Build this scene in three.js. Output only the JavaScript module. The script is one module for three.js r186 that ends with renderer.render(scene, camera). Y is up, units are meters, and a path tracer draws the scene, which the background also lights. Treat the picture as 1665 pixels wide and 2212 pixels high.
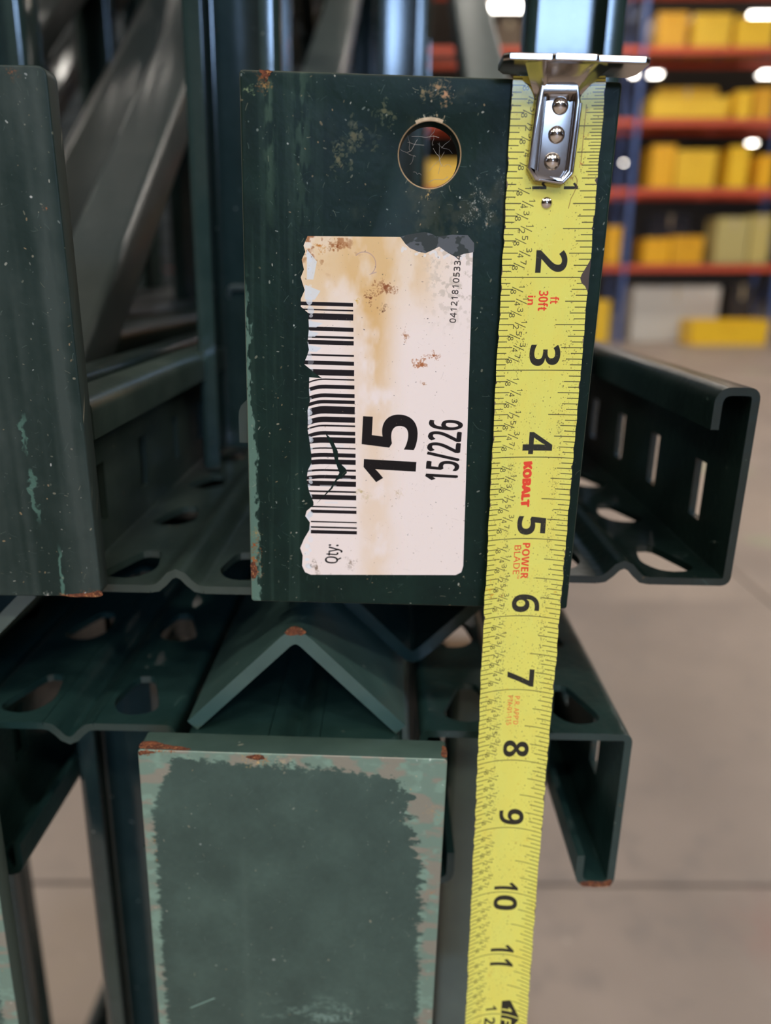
import * as THREE from 'three';
import { mergeGeometries, toCreasedNormals, mergeVertices } from 'three/addons/utils/BufferGeometryUtils.js';
import { RoundedBoxGeometry } from 'three/addons/geometries/RoundedBoxGeometry.js';
import { RectAreaLightUniformsLib } from 'three/addons/lights/RectAreaLightUniformsLib.js';

// ------------------------------------------------------------------ camera, light, exposure
const EYE = 1.4;                                  // lens height above the floor, metres
const scene = new THREE.Scene();
const camera = new THREE.PerspectiveCamera(67.674, 1665 / 2212, 0.02, 200);
camera.position.set(0, EYE, 0);
camera.rotation.order = 'YXZ';
camera.rotation.set(THREE.MathUtils.degToRad(-17.05), THREE.MathUtils.degToRad(0.25), 0);
camera.focus = 0.217;
camera.userData.fStop = 6.6;
scene.background = new THREE.Color(0x000000);
const renderer = new THREE.WebGLRenderer({ antialias: true });
renderer.toneMapping = THREE.LinearToneMapping;
renderer.toneMappingExposure = 1.12;
renderer.shadowMap.enabled = true;
RectAreaLightUniformsLib.init();
const LAMP_RADIANCE = 60;                         // of the strip lamps under the roof
const LAMP_COLOR = new THREE.Color().setRGB(1.0, 0.93, 0.84);
const DAY_COLOR = new THREE.Color().setRGB(0.4, 0.62, 1.0);
const DAY_RADIANCE = 20;                         // of the window band high in the wall behind the camera
const ROOF = 9.2;
// [x, z, width] of the ceiling lamps: first those seen between the racks, then unseen ones over the aisle
const FAR_LAMPS_AND_GLINTS = [[3.25, -24.2, 1.2], [10.5, -25, 0.7], [8.85, -31.5, 0.34], [9.7, -31.5, 0.4], [13.75, -31.5, 0.5], [20, -46.5, 0.5], [15.6, -47.5, 0.3], [17.9, -51, 0.26], [15.1, -54, 0.3]];  // the last three are glints on wrapped goods, built as small lamps
const AISLE_AND_FILL_LAMPS = [[-3.6, -15.2], [4.4, -15.2], [11.5, -15.2], [-8, -10.2], [0.6, -10.2], [7.8, -10.2], [14.8, -10.2], [-9, -5.2], [-2.4, -5], [4.5, -5], [11.5, -5.2], [-6, 0.6], [9.4, 0.6], [-7.5, 4.2], [-3.4, 4.2], [0.7, 4.2], [4.8, 4.2], [-5.4, 7.4], [-1.3, 7.4], [2.8, 7.4], [6.9, 7.4], [0.7, 10.8]];  // the rows behind the camera are added to brighten the front faces

// ------------------------------------------------------------------ small helpers
const R = THREE.MathUtils.degToRad, MM = 0.001;
const names = new Map();
function numbered(name) { const n = names.get(name) ?? 0; names.set(name, n + 1); return n ? name + '_' + String(n).padStart(3, '0') : name; }
function shade(o) { o.castShadow = true; o.receiveShadow = true; return o; }
function mesh(name, geometry, material, parent, label) {
  const m = shade(new THREE.Mesh(geometry, material)); m.name = numbered(name);
  if (label) m.userData.label = label;
  (parent ?? scene).add(m); return m;
}
function thing(name, label, category, [x, y, z] = [0, 0, 0], group) {
  const g = new THREE.Group(); g.name = numbered(name); g.position.set(x, y, z); g.userData = { label, category };
  if (group) g.userData.group = group;
  scene.add(g); return g;
}
function structure(o) { o.userData.kind = 'structure'; return o; }
function rng(seed) { let a = seed >>> 0; return () => { a = (a + 0x6d2b79f5) | 0; let t = Math.imul(a ^ (a >>> 15), 1 | a); t = (t + Math.imul(t ^ (t >>> 7), 61 | t)) ^ t; return ((t ^ (t >>> 14)) >>> 0) / 4294967296; }; }
function hash2(x, y, s) { let h = Math.imul(x, 374761393) + Math.imul(y, 668265263) + Math.imul(s, 2147483647 ^ 0x5bd1e995); h = Math.imul(h ^ (h >>> 13), 1274126177); return ((h ^ (h >>> 16)) >>> 0) / 4294967296; }
function vnoise(x, y, s) {
  const xi = Math.floor(x), yi = Math.floor(y), fx = x - xi, fy = y - yi, u = fx * fx * (3 - 2 * fx), v = fy * fy * (3 - 2 * fy);
  const a = hash2(xi, yi, s), b = hash2(xi + 1, yi, s), c = hash2(xi, yi + 1, s), d = hash2(xi + 1, yi + 1, s);
  return a + (b - a) * u + (c - a) * v + (a - b - c + d) * u * v;
}
function fbm(x, y, s, o = 4) { let t = 0, a = 0.5, n = 0; for (let i = 0; i < o; i++) { t += a * vnoise(x, y, s + i * 17); n += a; x *= 2.03; y *= 2.03; a *= 0.5; } return t / n; }
const clamp01 = (v) => Math.min(1, Math.max(0, v));
const step = (a, b, x) => { const t = clamp01((x - a) / (b - a)); return t * t * (3 - 2 * t); };
const mix3 = (a, b, t) => [a[0] + (b[0] - a[0]) * t, a[1] + (b[1] - a[1]) * t, a[2] + (b[2] - a[2]) * t];
function canvasOf(w, h) { const c = document.createElement('canvas'); c.width = w; c.height = h; return c; }
function texture(canvas, srgb = true) {
  const t = new THREE.CanvasTexture(canvas); if (srgb) t.colorSpace = THREE.SRGBColorSpace;
  t.wrapS = t.wrapT = THREE.RepeatWrapping; t.anisotropy = 8; return t;
}
function paintPixels(w, h, fn) {                  // fn(px, py) -> [r, g, b] in 0..255
  const c = canvasOf(w, h), g = c.getContext('2d'), d = g.createImageData(w, h);
  for (let y = 0; y < h; y++) for (let x = 0; x < w; x++) { const p = fn(x, y), i = (y * w + x) * 4; d.data[i] = p[0]; d.data[i + 1] = p[1]; d.data[i + 2] = p[2]; d.data[i + 3] = 255; }
  g.putImageData(d, 0, 0); return c;
}
// text of which the inked box fills w x h, centred on (x, y), turned by rot
function fitText(g, text, x, y, w, h, rot, font, color) {
  g.save(); g.translate(x, y); g.rotate(rot); g.font = font.replace('$', '200px'); g.fillStyle = color; g.textAlign = 'left'; g.textBaseline = 'alphabetic';
  const m = g.measureText(text), bw = m.actualBoundingBoxLeft + m.actualBoundingBoxRight, bh = m.actualBoundingBoxAscent + m.actualBoundingBoxDescent;
  g.scale(w / bw, h / bh);
  g.fillText(text, -bw / 2 + m.actualBoundingBoxLeft, bh / 2 - m.actualBoundingBoxDescent); g.restore();
}
// ------------------------------------------------------------------ sheet-metal geometry (all in metres)
function roundPath(pts, r, seg = 5) {
  const out = [new THREE.Vector2(...pts[0])];
  for (let i = 1; i < pts.length - 1; i++) {
    const p = new THREE.Vector2(...pts[i]), a = new THREE.Vector2(...pts[i - 1]).sub(p), b = new THREE.Vector2(...pts[i + 1]).sub(p), la = a.length(), lb = b.length();
    a.normalize(); b.normalize();
    const ang = Math.acos(THREE.MathUtils.clamp(a.dot(b), -1, 1)), cut = Math.min(r / Math.tan(ang / 2), la * 0.49, lb * 0.49);
    const s = p.clone().addScaledVector(a, cut), e = p.clone().addScaledVector(b, cut);
    for (let k = 0; k <= seg; k++) { const t = k / seg; out.push(new THREE.Vector2().addScaledVector(s, (1 - t) * (1 - t)).addScaledVector(p, 2 * t * (1 - t)).addScaledVector(e, t * t)); }
  }
  out.push(new THREE.Vector2(...pts[pts.length - 1])); return out;
}
function strip(path, t) {                         // closed outline of a sheet of thickness t along an open path
  const n = path.length, l = [], r = [];
  for (let i = 0; i < n; i++) {
    const d0 = i ? path[i].clone().sub(path[i - 1]).normalize() : null, d1 = i < n - 1 ? path[i + 1].clone().sub(path[i]).normalize() : null;
    const d = (d0 && d1 ? d0.clone().add(d1) : d0 ?? d1).clone().normalize(), k = d0 && d1 ? 1 / Math.max(0.5, d.dot(d1)) : 1;
    l.push(new THREE.Vector2(path[i].x - d.y * t / 2 * k, path[i].y + d.x * t / 2 * k)); r.push(new THREE.Vector2(path[i].x + d.y * t / 2 * k, path[i].y - d.x * t / 2 * k));
  }
  return new THREE.Shape([...l, ...r.reverse()]);
}
function metreUV(g) {                             // box-mapped uv in metres
  if (g.index) g = g.toNonIndexed();
  const p = g.attributes.position, uv = new Float32Array(p.count * 2), a = new THREE.Vector3(), b = new THREE.Vector3(), c = new THREE.Vector3();
  for (let i = 0; i < p.count; i += 3) {
    a.fromBufferAttribute(p, i); b.fromBufferAttribute(p, i + 1); c.fromBufferAttribute(p, i + 2);
    const n = b.clone().sub(a).cross(c.clone().sub(a)), x = Math.abs(n.x), y = Math.abs(n.y), z = Math.abs(n.z);
    [a, b, c].forEach((v, k) => { const q = x >= y && x >= z ? [v.z, v.y] : y >= z ? [v.x, v.z] : [v.x, v.y]; uv[(i + k) * 2] = q[0]; uv[(i + k) * 2 + 1] = q[1]; });
  }
  g.setAttribute('uv', new THREE.BufferAttribute(uv, 2)); return g;
}
function extrudeZ(shape, length, crease = 0.7) {  // from z = 0 back to z = -length
  const g = new THREE.ExtrudeGeometry(shape, { depth: length, bevelEnabled: false, curveSegments: 8 }); g.translate(0, 0, -length);
  return metreUV(toCreasedNormals(g, crease));
}
function box(w, h, d, x = 0, y = 0, z = 0) { const g = new THREE.BoxGeometry(w, h, d); g.translate(x, y, z); return metreUV(g); }
function join(list) { return mergeGeometries(list.map((g) => { const q = g.index ? g.toNonIndexed() : g; for (const k of Object.keys(q.attributes)) if (!['position', 'normal', 'uv'].includes(k)) q.deleteAttribute(k); return q; })); }

// ------------------------------------------------------------------ paints and surfaces
const speckle = (g, w, h, n, rand, colors, r0, r1, alpha = 0.8) => {
  for (let i = 0; i < n; i++) {
    g.globalAlpha = alpha * (0.4 + 0.6 * rand()); g.fillStyle = colors[Math.floor(rand() * colors.length)];
    const r = r0 + (r1 - r0) * rand() ** 3, x = rand() * w, y = rand() * h, a = rand() * 6.28;
    g.beginPath(); g.ellipse(x, y, r * (0.6 + rand()), r * (0.4 + 0.5 * rand()), a, 0, 6.29); g.fill();
  }
  g.globalAlpha = 1;
};
const scratches = (g, w, h, n, rand, color, len, lw, alpha = 0.6) => {
  g.strokeStyle = color; g.lineCap = 'round';
  for (let i = 0; i < n; i++) {
    g.globalAlpha = alpha * rand(); g.lineWidth = lw * (0.5 + rand());
    const x = rand() * w, y = rand() * h, a = rand() * 6.28, l = len * (0.2 + rand());
    g.beginPath(); g.moveTo(x, y); g.quadraticCurveTo(x + Math.cos(a) * l * 0.5 + (rand() - 0.5) * l * 0.4, y + Math.sin(a) * l * 0.5 + (rand() - 0.5) * l * 0.4, x + Math.cos(a) * l, y + Math.sin(a) * l); g.stroke();
  }
  g.globalAlpha = 1;
};
function paintedSteel(seed, base, worn, rough, tile, relief = 0.0006) {
  const c = paintPixels(512, 512, (x, y) => {
    const n = fbm(x / 60, y / 60, seed), m = fbm(x / 14, y / 14, seed + 5), k = (n - 0.5) * 0.5 + (m - 0.5) * 0.25;
    return mix3(base, worn, clamp01(0.18 + k));
  });
  const g = c.getContext('2d'), rand = rng(seed);
  speckle(g, 512, 512, 130, rand, ['#9a8f7c', '#b8b2a4', '#7d8f86', '#8a5b3a'], 0.5, 2.6, 0.6);
  scratches(g, 512, 512, 26, rand, '#7f8f88', 26, 0.8, 0.5);
  const b = paintPixels(512, 512, (x, y) => { const v = 110 + 60 * (fbm(x / 9, y / 9, seed + 9, 2) - 0.5) + 60 * (fbm(x / 50, y / 50, seed + 3, 2) - 0.5); return [v, v, v]; });
  const map = texture(c), bump = texture(b, false); map.repeat.set(1 / tile, 1 / tile); bump.repeat.copy(map.repeat);
  return new THREE.MeshPhysicalMaterial({ map, bumpMap: bump, bumpScale: relief, roughness: rough, metalness: 0, clearcoat: 0.2, clearcoatRoughness: 0.15 });
}
const M = {
  green: paintedSteel(11, [10, 25, 21], [30, 46, 40], 0.34, 0.16),
  teal: paintedSteel(23, [24, 46, 44], [52, 76, 71], 0.3, 0.16),
  angle: paintedSteel(29, [54, 78, 74], [86, 112, 104], 0.34, 0.16, 0.0002),
  faded: paintedSteel(33, [40, 54, 48], [84, 92, 84], 0.38, 0.16, 0.0003),
  panel: paintedSteel(31, [76, 90, 83], [98, 112, 102], 0.4, 0.2, 0.0002),
  brace: paintedSteel(37, [34, 50, 48], [62, 76, 72], 0.13, 0.2, 0.00005),
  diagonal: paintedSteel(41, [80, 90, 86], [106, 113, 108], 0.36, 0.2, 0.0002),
  shadedDiagonal: paintedSteel(43, [42, 49, 47], [66, 70, 66], 0.4, 0.2, 0.0002),  // darker copy of diagonal: the shade inside the stack put into its colour
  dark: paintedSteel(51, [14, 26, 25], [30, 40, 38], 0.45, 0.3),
  cut: new THREE.MeshPhysicalMaterial({ color: 0x5f7268, roughness: 0.55 }),
  chrome: new THREE.MeshPhysicalMaterial({ color: new THREE.Color().setRGB(0.46, 0.42, 0.39), metalness: 1, roughness: 0.17 }),
  rivet: new THREE.MeshPhysicalMaterial({ color: new THREE.Color().setRGB(0.72, 0.68, 0.64), metalness: 1, roughness: 0.12 }),
  blueSteel: new THREE.MeshStandardMaterial({ color: 0x4c639a, roughness: 0.5 }),
  redBeam: new THREE.MeshStandardMaterial({ color: 0xd2512e, roughness: 0.45 }),
  timber: new THREE.MeshStandardMaterial({ color: 0x6b543c, roughness: 0.85 }),
};
const plastic = (hex, rough = 0.42) => new THREE.MeshStandardMaterial({ color: hex, roughness: rough });

// ------------------------------------------------------------------ the hall
{
  const W0 = -26, W1 = 30, Z0 = -62, Z1 = 16;
  const cw = 1024, conc = paintPixels(cw, cw, (x, y) => {
    const n = fbm(x / 150, y / 150, 3, 5), m = fbm(x / 22, y / 22, 71, 3), k = fbm(x / 400, y / 400, 91, 2);
    const p = mix3([134, 121, 112], [158, 143, 132], clamp01(0.5 + (n - 0.5) * 1.6)), q = mix3(p, [132, 121, 114], clamp01((m - 0.56) * 2.4));
    return mix3(q, [160, 144, 129], clamp01((k - 0.5) * 1.5));
  });
  const cg = conc.getContext('2d'), rand = rng(5);
  speckle(cg, cw, cw, 500, rand, ['#7d7068', '#8e8076', '#c4b6a8'], 0.6, 3, 0.5);
  for (const [x, y, r, col] of [[330, 420, 70, '#9c6f5c'], [350, 460, 50, '#a47964'], [700, 250, 60, '#a9a578'], [820, 800, 80, '#a39c86'], [150, 820, 90, '#8f8479']])
    for (let i = 0; i < 60; i++) { cg.globalAlpha = 0.035; cg.fillStyle = col; cg.beginPath(); cg.ellipse(x + (rand() - 0.5) * r * 1.6, y + (rand() - 0.5) * r * 1.2, r * (0.2 + 0.5 * rand()), r * (0.15 + 0.4 * rand()), rand() * 3, 0, 6.3); cg.fill(); }
  const ct = texture(conc); ct.repeat.set(1 / 3.2, 1 / 3.2);
  const concrete = new THREE.MeshStandardMaterial({ map: ct, roughness: 0.5 });
  const floor = structure(new THREE.Group()); floor.name = 'floor'; scene.add(floor);
  mesh('floor_base', box(W1 - W0 + 1, 0.2, Z1 - Z0 + 1, (W0 + W1) / 2, -0.122, (Z0 + Z1) / 2), plastic(0x3e3833, 0.9), floor);
  const xs = [W0, -16.4, -10.4, -4.4, 1.72, 7.72, 13.72, 19.72, W1], zs = [Z1, 10.5, 4.5, -1.5, -7.5, -13.5, -19.5, -30, -44, Z0];
  for (let i = 0; i < xs.length - 1; i++) for (let k = 0; k < zs.length - 1; k++)
    mesh('floor_slab', box(xs[i + 1] - xs[i] - 0.012, 0.03, zs[k] - zs[k + 1] - 0.012, (xs[i] + xs[i + 1]) / 2, -0.015, (zs[k] + zs[k + 1]) / 2), concrete, floor);
  const wall = plastic(0x8a8078, 0.8), roofM = plastic(0x8c8984, 0.8);
  structure(mesh('ceiling', box(W1 - W0 + 1, 0.3, Z1 - Z0 + 1, (W0 + W1) / 2, ROOF + 0.45, (Z0 + Z1) / 2), roofM));
  structure(mesh('wall_front', box(W1 - W0 + 1, ROOF + 0.5, 0.3, (W0 + W1) / 2, (ROOF + 0.5) / 2, Z0 - 0.3), wall));
  structure(mesh('wall_left', box(0.3, ROOF + 0.5, Z1 - Z0 + 1, W0 - 0.3, (ROOF + 0.5) / 2, (Z0 + Z1) / 2), wall));
  structure(mesh('wall_right', box(0.3, ROOF + 0.5, Z1 - Z0 + 1, W1 + 0.3, (ROOF + 0.5) / 2, (Z0 + Z1) / 2), wall));
  // wall behind the camera: solid below, a band of windows above
  const back = structure(new THREE.Group()); back.name = 'wall_back'; scene.add(back);
  const lo = 5.4, hi = 7.0, zb = Z1 + 0.3;
  mesh('wall_panel', box(W1 - W0 + 1, lo, 0.3, (W0 + W1) / 2, lo / 2, zb), wall, back);
  mesh('wall_panel', box(W1 - W0 + 1, ROOF + 0.5 - hi, 0.3, (W0 + W1) / 2, (hi + ROOF + 0.5) / 2, zb), wall, back);
  const day = new THREE.MeshStandardMaterial({ color: 0x000000, emissive: DAY_COLOR, emissiveIntensity: DAY_RADIANCE });
  let wx = W0; 
  for (const cx of [2.75]) {
    mesh('wall_panel', box(cx - 2.6 - wx, hi - lo, 0.3, (wx + cx - 2.6) / 2, (lo + hi) / 2, zb), wall, back); wx = cx + 2.6;
    const win = structure(new THREE.Group()); win.name = 'window_1'; win.position.set(cx, (lo + hi) / 2, zb); scene.add(win);
    const bar = [];
    for (let k = 0; k <= 4; k++) bar.push(box(0.07, hi - lo, 0.1, -2.565 + k * 1.2825, 0, 0));
    bar.push(box(5.2, 0.07, 0.1, 0, (hi - lo) / 2 - 0.035, 0), box(5.2, 0.07, 0.1, 0, -(hi - lo) / 2 + 0.035, 0), box(5.2, 0.06, 0.1, 0, 0, 0));
    mesh('window_frame', join(bar), plastic(0x6f7276), win);
    mesh('window_pane', box(5.2, hi - lo, 0.02, 0, 0, 0.09), day, win);
    const l = new THREE.RectAreaLight(DAY_COLOR, DAY_RADIANCE, 5.1, hi - lo); l.name = numbered('daylight'); l.position.set(cx, (lo + hi) / 2, zb - 0.2); scene.add(l);
  }
  mesh('wall_panel', box(W1 + 0.5 - wx, hi - lo, 0.3, (wx + W1 + 0.5) / 2, (lo + hi) / 2, zb), wall, back);
  // strip lamps
  const glow = new THREE.MeshStandardMaterial({ color: 0x000000, emissive: LAMP_COLOR, emissiveIntensity: 14 }), shellM = plastic(0xd6d4cf, 0.6);
  const spots = ['large white lamp at the top of the picture between the green braces', 'bright lamp at the top right above the yellow bins', 'left one of a pair of lamps right of the hook', 'right one of a pair of lamps right of the hook', 'white lamp above the third shelf at the right edge', 'white lamp above the second shelf at the right edge', 'small lamp standing for a glint on wrapped goods above the wide yellow bin on the second shelf', 'small lamp standing for a dim glint on wrapped goods between the bins of the second shelf', 'small lamp standing for a glint just right of the tape, level with the three rivets'];
  const addLamp = (x, z, LW, label, group) => {
    const LD = Math.min(0.5, LW), lamp = thing('ceiling_lamp', label, 'lamp', [x, 8.5, z], group);
    mesh('lamp_housing', join([box(LW + 0.08, 0.06, LD + 0.08, 0, 0.07, 0), box(0.04, 0.1, LD + 0.08, LW / 2 + 0.02, 0.02, 0), box(0.04, 0.1, LD + 0.08, -LW / 2 - 0.02, 0.02, 0)]), shellM, lamp);
    mesh('diffuser', box(LW, 0.03, LD, 0, 0.02, 0), glow, lamp);
    for (const s of [-1, 1]) mesh('hanger', box(0.02, ROOF - 8.3, 0.02, s * LW * 0.3, (ROOF - 8.3) / 2 + 0.1, 0), shellM, lamp);
    const l = new THREE.RectAreaLight(LAMP_COLOR, LAMP_RADIANCE, LW, LD); l.name = numbered('lamp_light'); l.position.set(x, 8.49, z); l.rotation.x = -Math.PI / 2; scene.add(l);
  };
  FAR_LAMPS_AND_GLINTS.forEach(([x, z, w], i) => addLamp(x, z, w, spots[i]));
  AISLE_AND_FILL_LAMPS.forEach(([x, z]) => addLamp(x, z, 1.3, 'unseen white ceiling lamp over the aisle, those behind the camera added as fill', 'lamps over the aisle'));
}

// ------------------------------------------------------------------ upright frames
const POST_W = 75, POST_D = 66, T = 2.7, PITCH = 58, LONG = 3900;   // millimetres
function holed(w, holes, len) {                    // flat strip: x along, y across, with holes, thickness T
  const s = new THREE.Shape([new THREE.Vector2(0, -w / 2), new THREE.Vector2(len, -w / 2), new THREE.Vector2(len, w / 2), new THREE.Vector2(0, w / 2)]);
  for (const h of holes) s.holes.push(new THREE.Path(h.map(([x, y]) => new THREE.Vector2(x, y))));
  const g = new THREE.ExtrudeGeometry(s, { depth: T, bevelEnabled: false }); g.translate(0, 0, -T / 2); return toCreasedNormals(g, 0.5);
}
function smoothLoop(pts, n = 20) { return new THREE.CatmullRomCurve3(pts.map(([x, y]) => new THREE.Vector3(x, y, 0)), true, 'catmullrom', 0.5).getPoints(n).slice(0, n).map((v) => [v.x, v.y]); }
function postGeometry(D, firstHole = 6, firstSlot = 27) {
  const W = POST_W, list = [], rc = 5;
  // teardrop: [x outward from the post's centre line, d back from the hole's near edge]
  const tear = smoothLoop([[21, 26.5], [17.5, 27.5], [14.3, 26], [12.6, 19], [11.3, 12], [12, 7], [15, 2], [19.5, 0], [25, 1], [28.2, 4], [27.6, 9], [24.2, 18.5]], 22);
  const inner = 9, outer = W / 2 - rc - 1, mid = (inner + outer) / 2, wide = outer - inner;
  for (const s of [1, -1]) {
    const holes = []; for (let d = firstHole; d + 30 < LONG; d += PITCH) holes.push(tear.map(([x, y]) => [y + d, s * (x - mid)]));
    const g = holed(wide, holes, LONG); g.rotateX(Math.PI / 2); g.rotateY(Math.PI / 2); g.translate(s * mid, T / 2, 0); list.push(g);
  }
  list.push(extrudeZ(strip([[-9, 0], [-6.5, 0.5], [-4.3, 2.4], [-2.2, 4.8], [0, 5.8], [2.2, 4.8], [4.3, 2.4], [6.5, 0.5], [9, 0]].map(([x, y]) => new THREE.Vector2(x, y + T / 2)), T), LONG, 0.9));
  for (const s of [1, -1]) {
    const x = W / 2 - T / 2;
    list.push(extrudeZ(strip(roundPath([[s * outer, T / 2], [s * x, T / 2], [s * x, rc + 2]], rc), T), LONG, 0.9));
    list.push(extrudeZ(strip(roundPath([[s * x, D - rc - 2], [s * x, D - T / 2], [s * (x - 12), D - T / 2], [s * (x - 12), D - 14]], 4.5), T), LONG, 0.9));
    const slots = []; for (let d = firstSlot; d + 20 < LONG; d += 50.8) slots.push([[d, -11], [d + 10, -11], [d + 10, 11], [d, 11]].map(([a, b]) => [a, b - 8]));
    const h = D - 2 * (rc + 2), f = holed(h, slots, LONG); f.rotateY(Math.PI / 2); f.translate(s * x, D / 2, 0); list.push(f);
  }
  const g = metreUVmm(join(list)); return g;
}
function metreUVmm(g) { g.scale(MM, MM, MM); return metreUV(g); }
function channelGeometry(w, d, len, lip, t = 2) {  // C section open to +z, standing along y from 0 to len
  const a = w / 2 - t / 2, s = strip(roundPath([[-a + lip, 0], [-a, 0], [-a, -d], [a, -d], [a, 0], [a - lip, 0]], 3.2, 4), t);
  const g = new THREE.ExtrudeGeometry(s, { depth: len, bevelEnabled: false });   // shape (x, z), along +z
  g.applyMatrix4(new THREE.Matrix4().makeBasis(new THREE.Vector3(1, 0, 0), new THREE.Vector3(0, 0, 1), new THREE.Vector3(0, 1, 0)));
  const i = g.attributes.position.array; for (let k = 0; k < i.length; k += 9) for (let c = 0; c < 3; c++) { const q = i[k + 3 + c]; i[k + 3 + c] = i[k + 6 + c]; i[k + 6 + c] = q; }   // mirrored basis: keep the faces outward
  return metreUVmm(toCreasedNormals(g, 0.7));
}
const POST = postGeometry(POST_D), POST_TALL = postGeometry(69), POST_PLATED = postGeometry(POST_D, 92, 60), FRAME_H = 1067;
const BRACE = channelGeometry(44, 24, FRAME_H - 12, 8), BRACE_DEEP = channelGeometry(44, 50, FRAME_H - 12, 8);
function diagonalGeometry(len, w = 40) { return channelGeometry(w, 26, len, 7); }
const plateHole = () => { const p = new THREE.Path(); p.absarc(0.4, 55.8, 8.1, 0, Math.PI * 2, true); return p; };
function plateGeometry(w, h, t, hole, r = 1.2) {
  const s = new THREE.Shape(), x = w / 2, y = h / 2;
  s.moveTo(-x + r, -y); s.lineTo(x - r, -y); s.quadraticCurveTo(x, -y, x, -y + r); s.lineTo(x, y - r); s.quadraticCurveTo(x, y, x - r, y); s.lineTo(-x + r, y); s.quadraticCurveTo(-x, y, -x, y - r); s.lineTo(-x, -y + r); s.quadraticCurveTo(-x, -y, -x + r, -y);
  if (hole) s.holes.push(hole);
  const g = toCreasedNormals(new THREE.ExtrudeGeometry(s, { depth: t - 1.2, bevelEnabled: true, bevelSize: 0.6, bevelThickness: 0.6, bevelSegments: 3, bevelOffset: -0.6, curveSegments: 40 }), 0.4);
  g.translate(0, 0, -t + 0.6);
  const p = g.attributes.position, uv = g.attributes.uv;
  const nn = g.attributes.normal;
  for (let i = 0; i < p.count; i++) { const a = p.getX(i) / w + 0.5, b = p.getY(i) / h + 0.5, e = Math.abs(nn.getZ(i)) < 0.4; if (e) uv.setXY(i, 0.3 + 0.4 * a + p.getZ(i) * 0.002, 0.35 + 0.2 * b + p.getZ(i) * 0.004); else uv.setXY(i, a, b); }
  g.scale(MM, MM, MM); return g;
}
// braces: [distance from the camera], diagonals: [distance, height above the near post] -> [distance, height]
function frame({ label, x, y, z, lower, roll, material, braces = [], deep, diagonals = [], post = POST, group, diagonalWidth, diagonalPaint = M.diagonal, braceShift = 0, bracePaint = M.brace, braceTurned = false }) {
  const f = thing('upright_frame', label, 'rack frame', [x * MM, EYE + y * MM, z * MM], group);
  f.rotation.z = roll + (lower ? Math.PI : 0);
  mesh('post', post, material, f);
  const far = mesh('post', post, material, f); far.position.y = FRAME_H * MM; far.rotation.z = Math.PI;
  for (const d of braces) { const b = mesh('horizontal_brace', deep ? BRACE_DEEP : BRACE, bracePaint, f); b.position.set(braceShift * MM, 6 * MM, (-d - z - (braceTurned ? 24 : 0)) * MM); if (braceTurned) b.rotation.y = Math.PI; }
  for (const [d0, h0, d1, h1] of diagonals) {
    const len = Math.hypot(d1 - d0, h1 - h0), b = mesh('diagonal_brace', diagonalGeometry(len, diagonalWidth), diagonalPaint, f);
    b.position.set(0, h0 * MM, (-d0 - z) * MM); b.rotation.set(-Math.atan2(d1 - d0, h1 - h0), Math.PI, 0, 'XYZ');
  }
  return f;
}
const ROLL = R(-1.2), ORG = [0, -100.5];
function place(x, y) { const c = Math.cos(ROLL), s = Math.sin(ROLL), dy = y - ORG[1]; return [x * c - dy * s, ORG[1] + x * s + dy * c]; }
const zig = (d0, h0, rise, n) => { const out = []; let d = d0, up = true; const run = (1000 - h0) / rise; for (let i = 0; i < n; i++) { out.push(up ? [d, i ? 60 : h0, d + (i ? 940 / rise : run), 1000] : [d, 1000, d + 940 / rise, 60]); d = out[i][2] + 60; up = !up; } return out.filter((q) => q[2] < LONG + 200); };

// ---- textures of the plates, painted in millimetres on the plate's own face
function plateTexture(w, h, k, seed, fn, draw) {
  const cw = Math.round(w * k), ch = Math.round(h * k);
  const c = paintPixels(cw, ch, (px, py) => fn(px / k - w / 2, h / 2 - py / k));
  const g = c.getContext('2d'); g.save(); g.translate(cw / 2, ch / 2); g.scale(k, -k); draw?.(g, rng(seed)); g.restore();
  const b = paintPixels(cw >> 1, ch >> 1, (x, y) => { const v = 120 + 46 * (fbm(x / 7, y / 7, seed + 1, 3) - 0.5) + 70 * (fbm(x / 40, y / 40, seed + 2, 2) - 0.5); return [v, v, v]; });
  return { map: texture(c), bumpMap: texture(b, false) };
}
const spot = (g, x, y, r, col, rand, n = 14, a = 0.5) => { g.fillStyle = col; for (let i = 0; i < n * 7; i++) { const an = rand() * 6.28, rr = r * 1.25 * rand() ** 0.7 * step(0.2, 0.75, vnoise(Math.cos(an) * 1.7 + x * 3.1, Math.sin(an) * 1.7 + y * 2.3, 207)); g.globalAlpha = a * (0.3 + 0.7 * rand()); g.beginPath(); g.ellipse(x + Math.cos(an) * rr, y + Math.sin(an) * rr, r * (0.03 + 0.16 * rand() ** 2), r * (0.03 + 0.11 * rand() ** 2), rand() * 3.1, 0, 6.3); g.fill(); } g.globalAlpha = 1; };
function dust(g, w, h, rand, n, a = 1) {
  g.save(); g.translate(-w / 2, -h / 2);
  speckle(g, w, h, n, rand, ['#c9c2b2', '#a99d86', '#8d8570', '#d8d6d0', '#b08d66'], 0.08, 0.42, 0.75 * a);
  scratches(g, w, h, n / 3, rand, '#8f9a90', 2.4, 0.09, 0.55 * a); scratches(g, w, h, n / 8, rand, '#b9a98c', 1.6, 0.12, 0.6 * a);
  g.restore();
}
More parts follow.
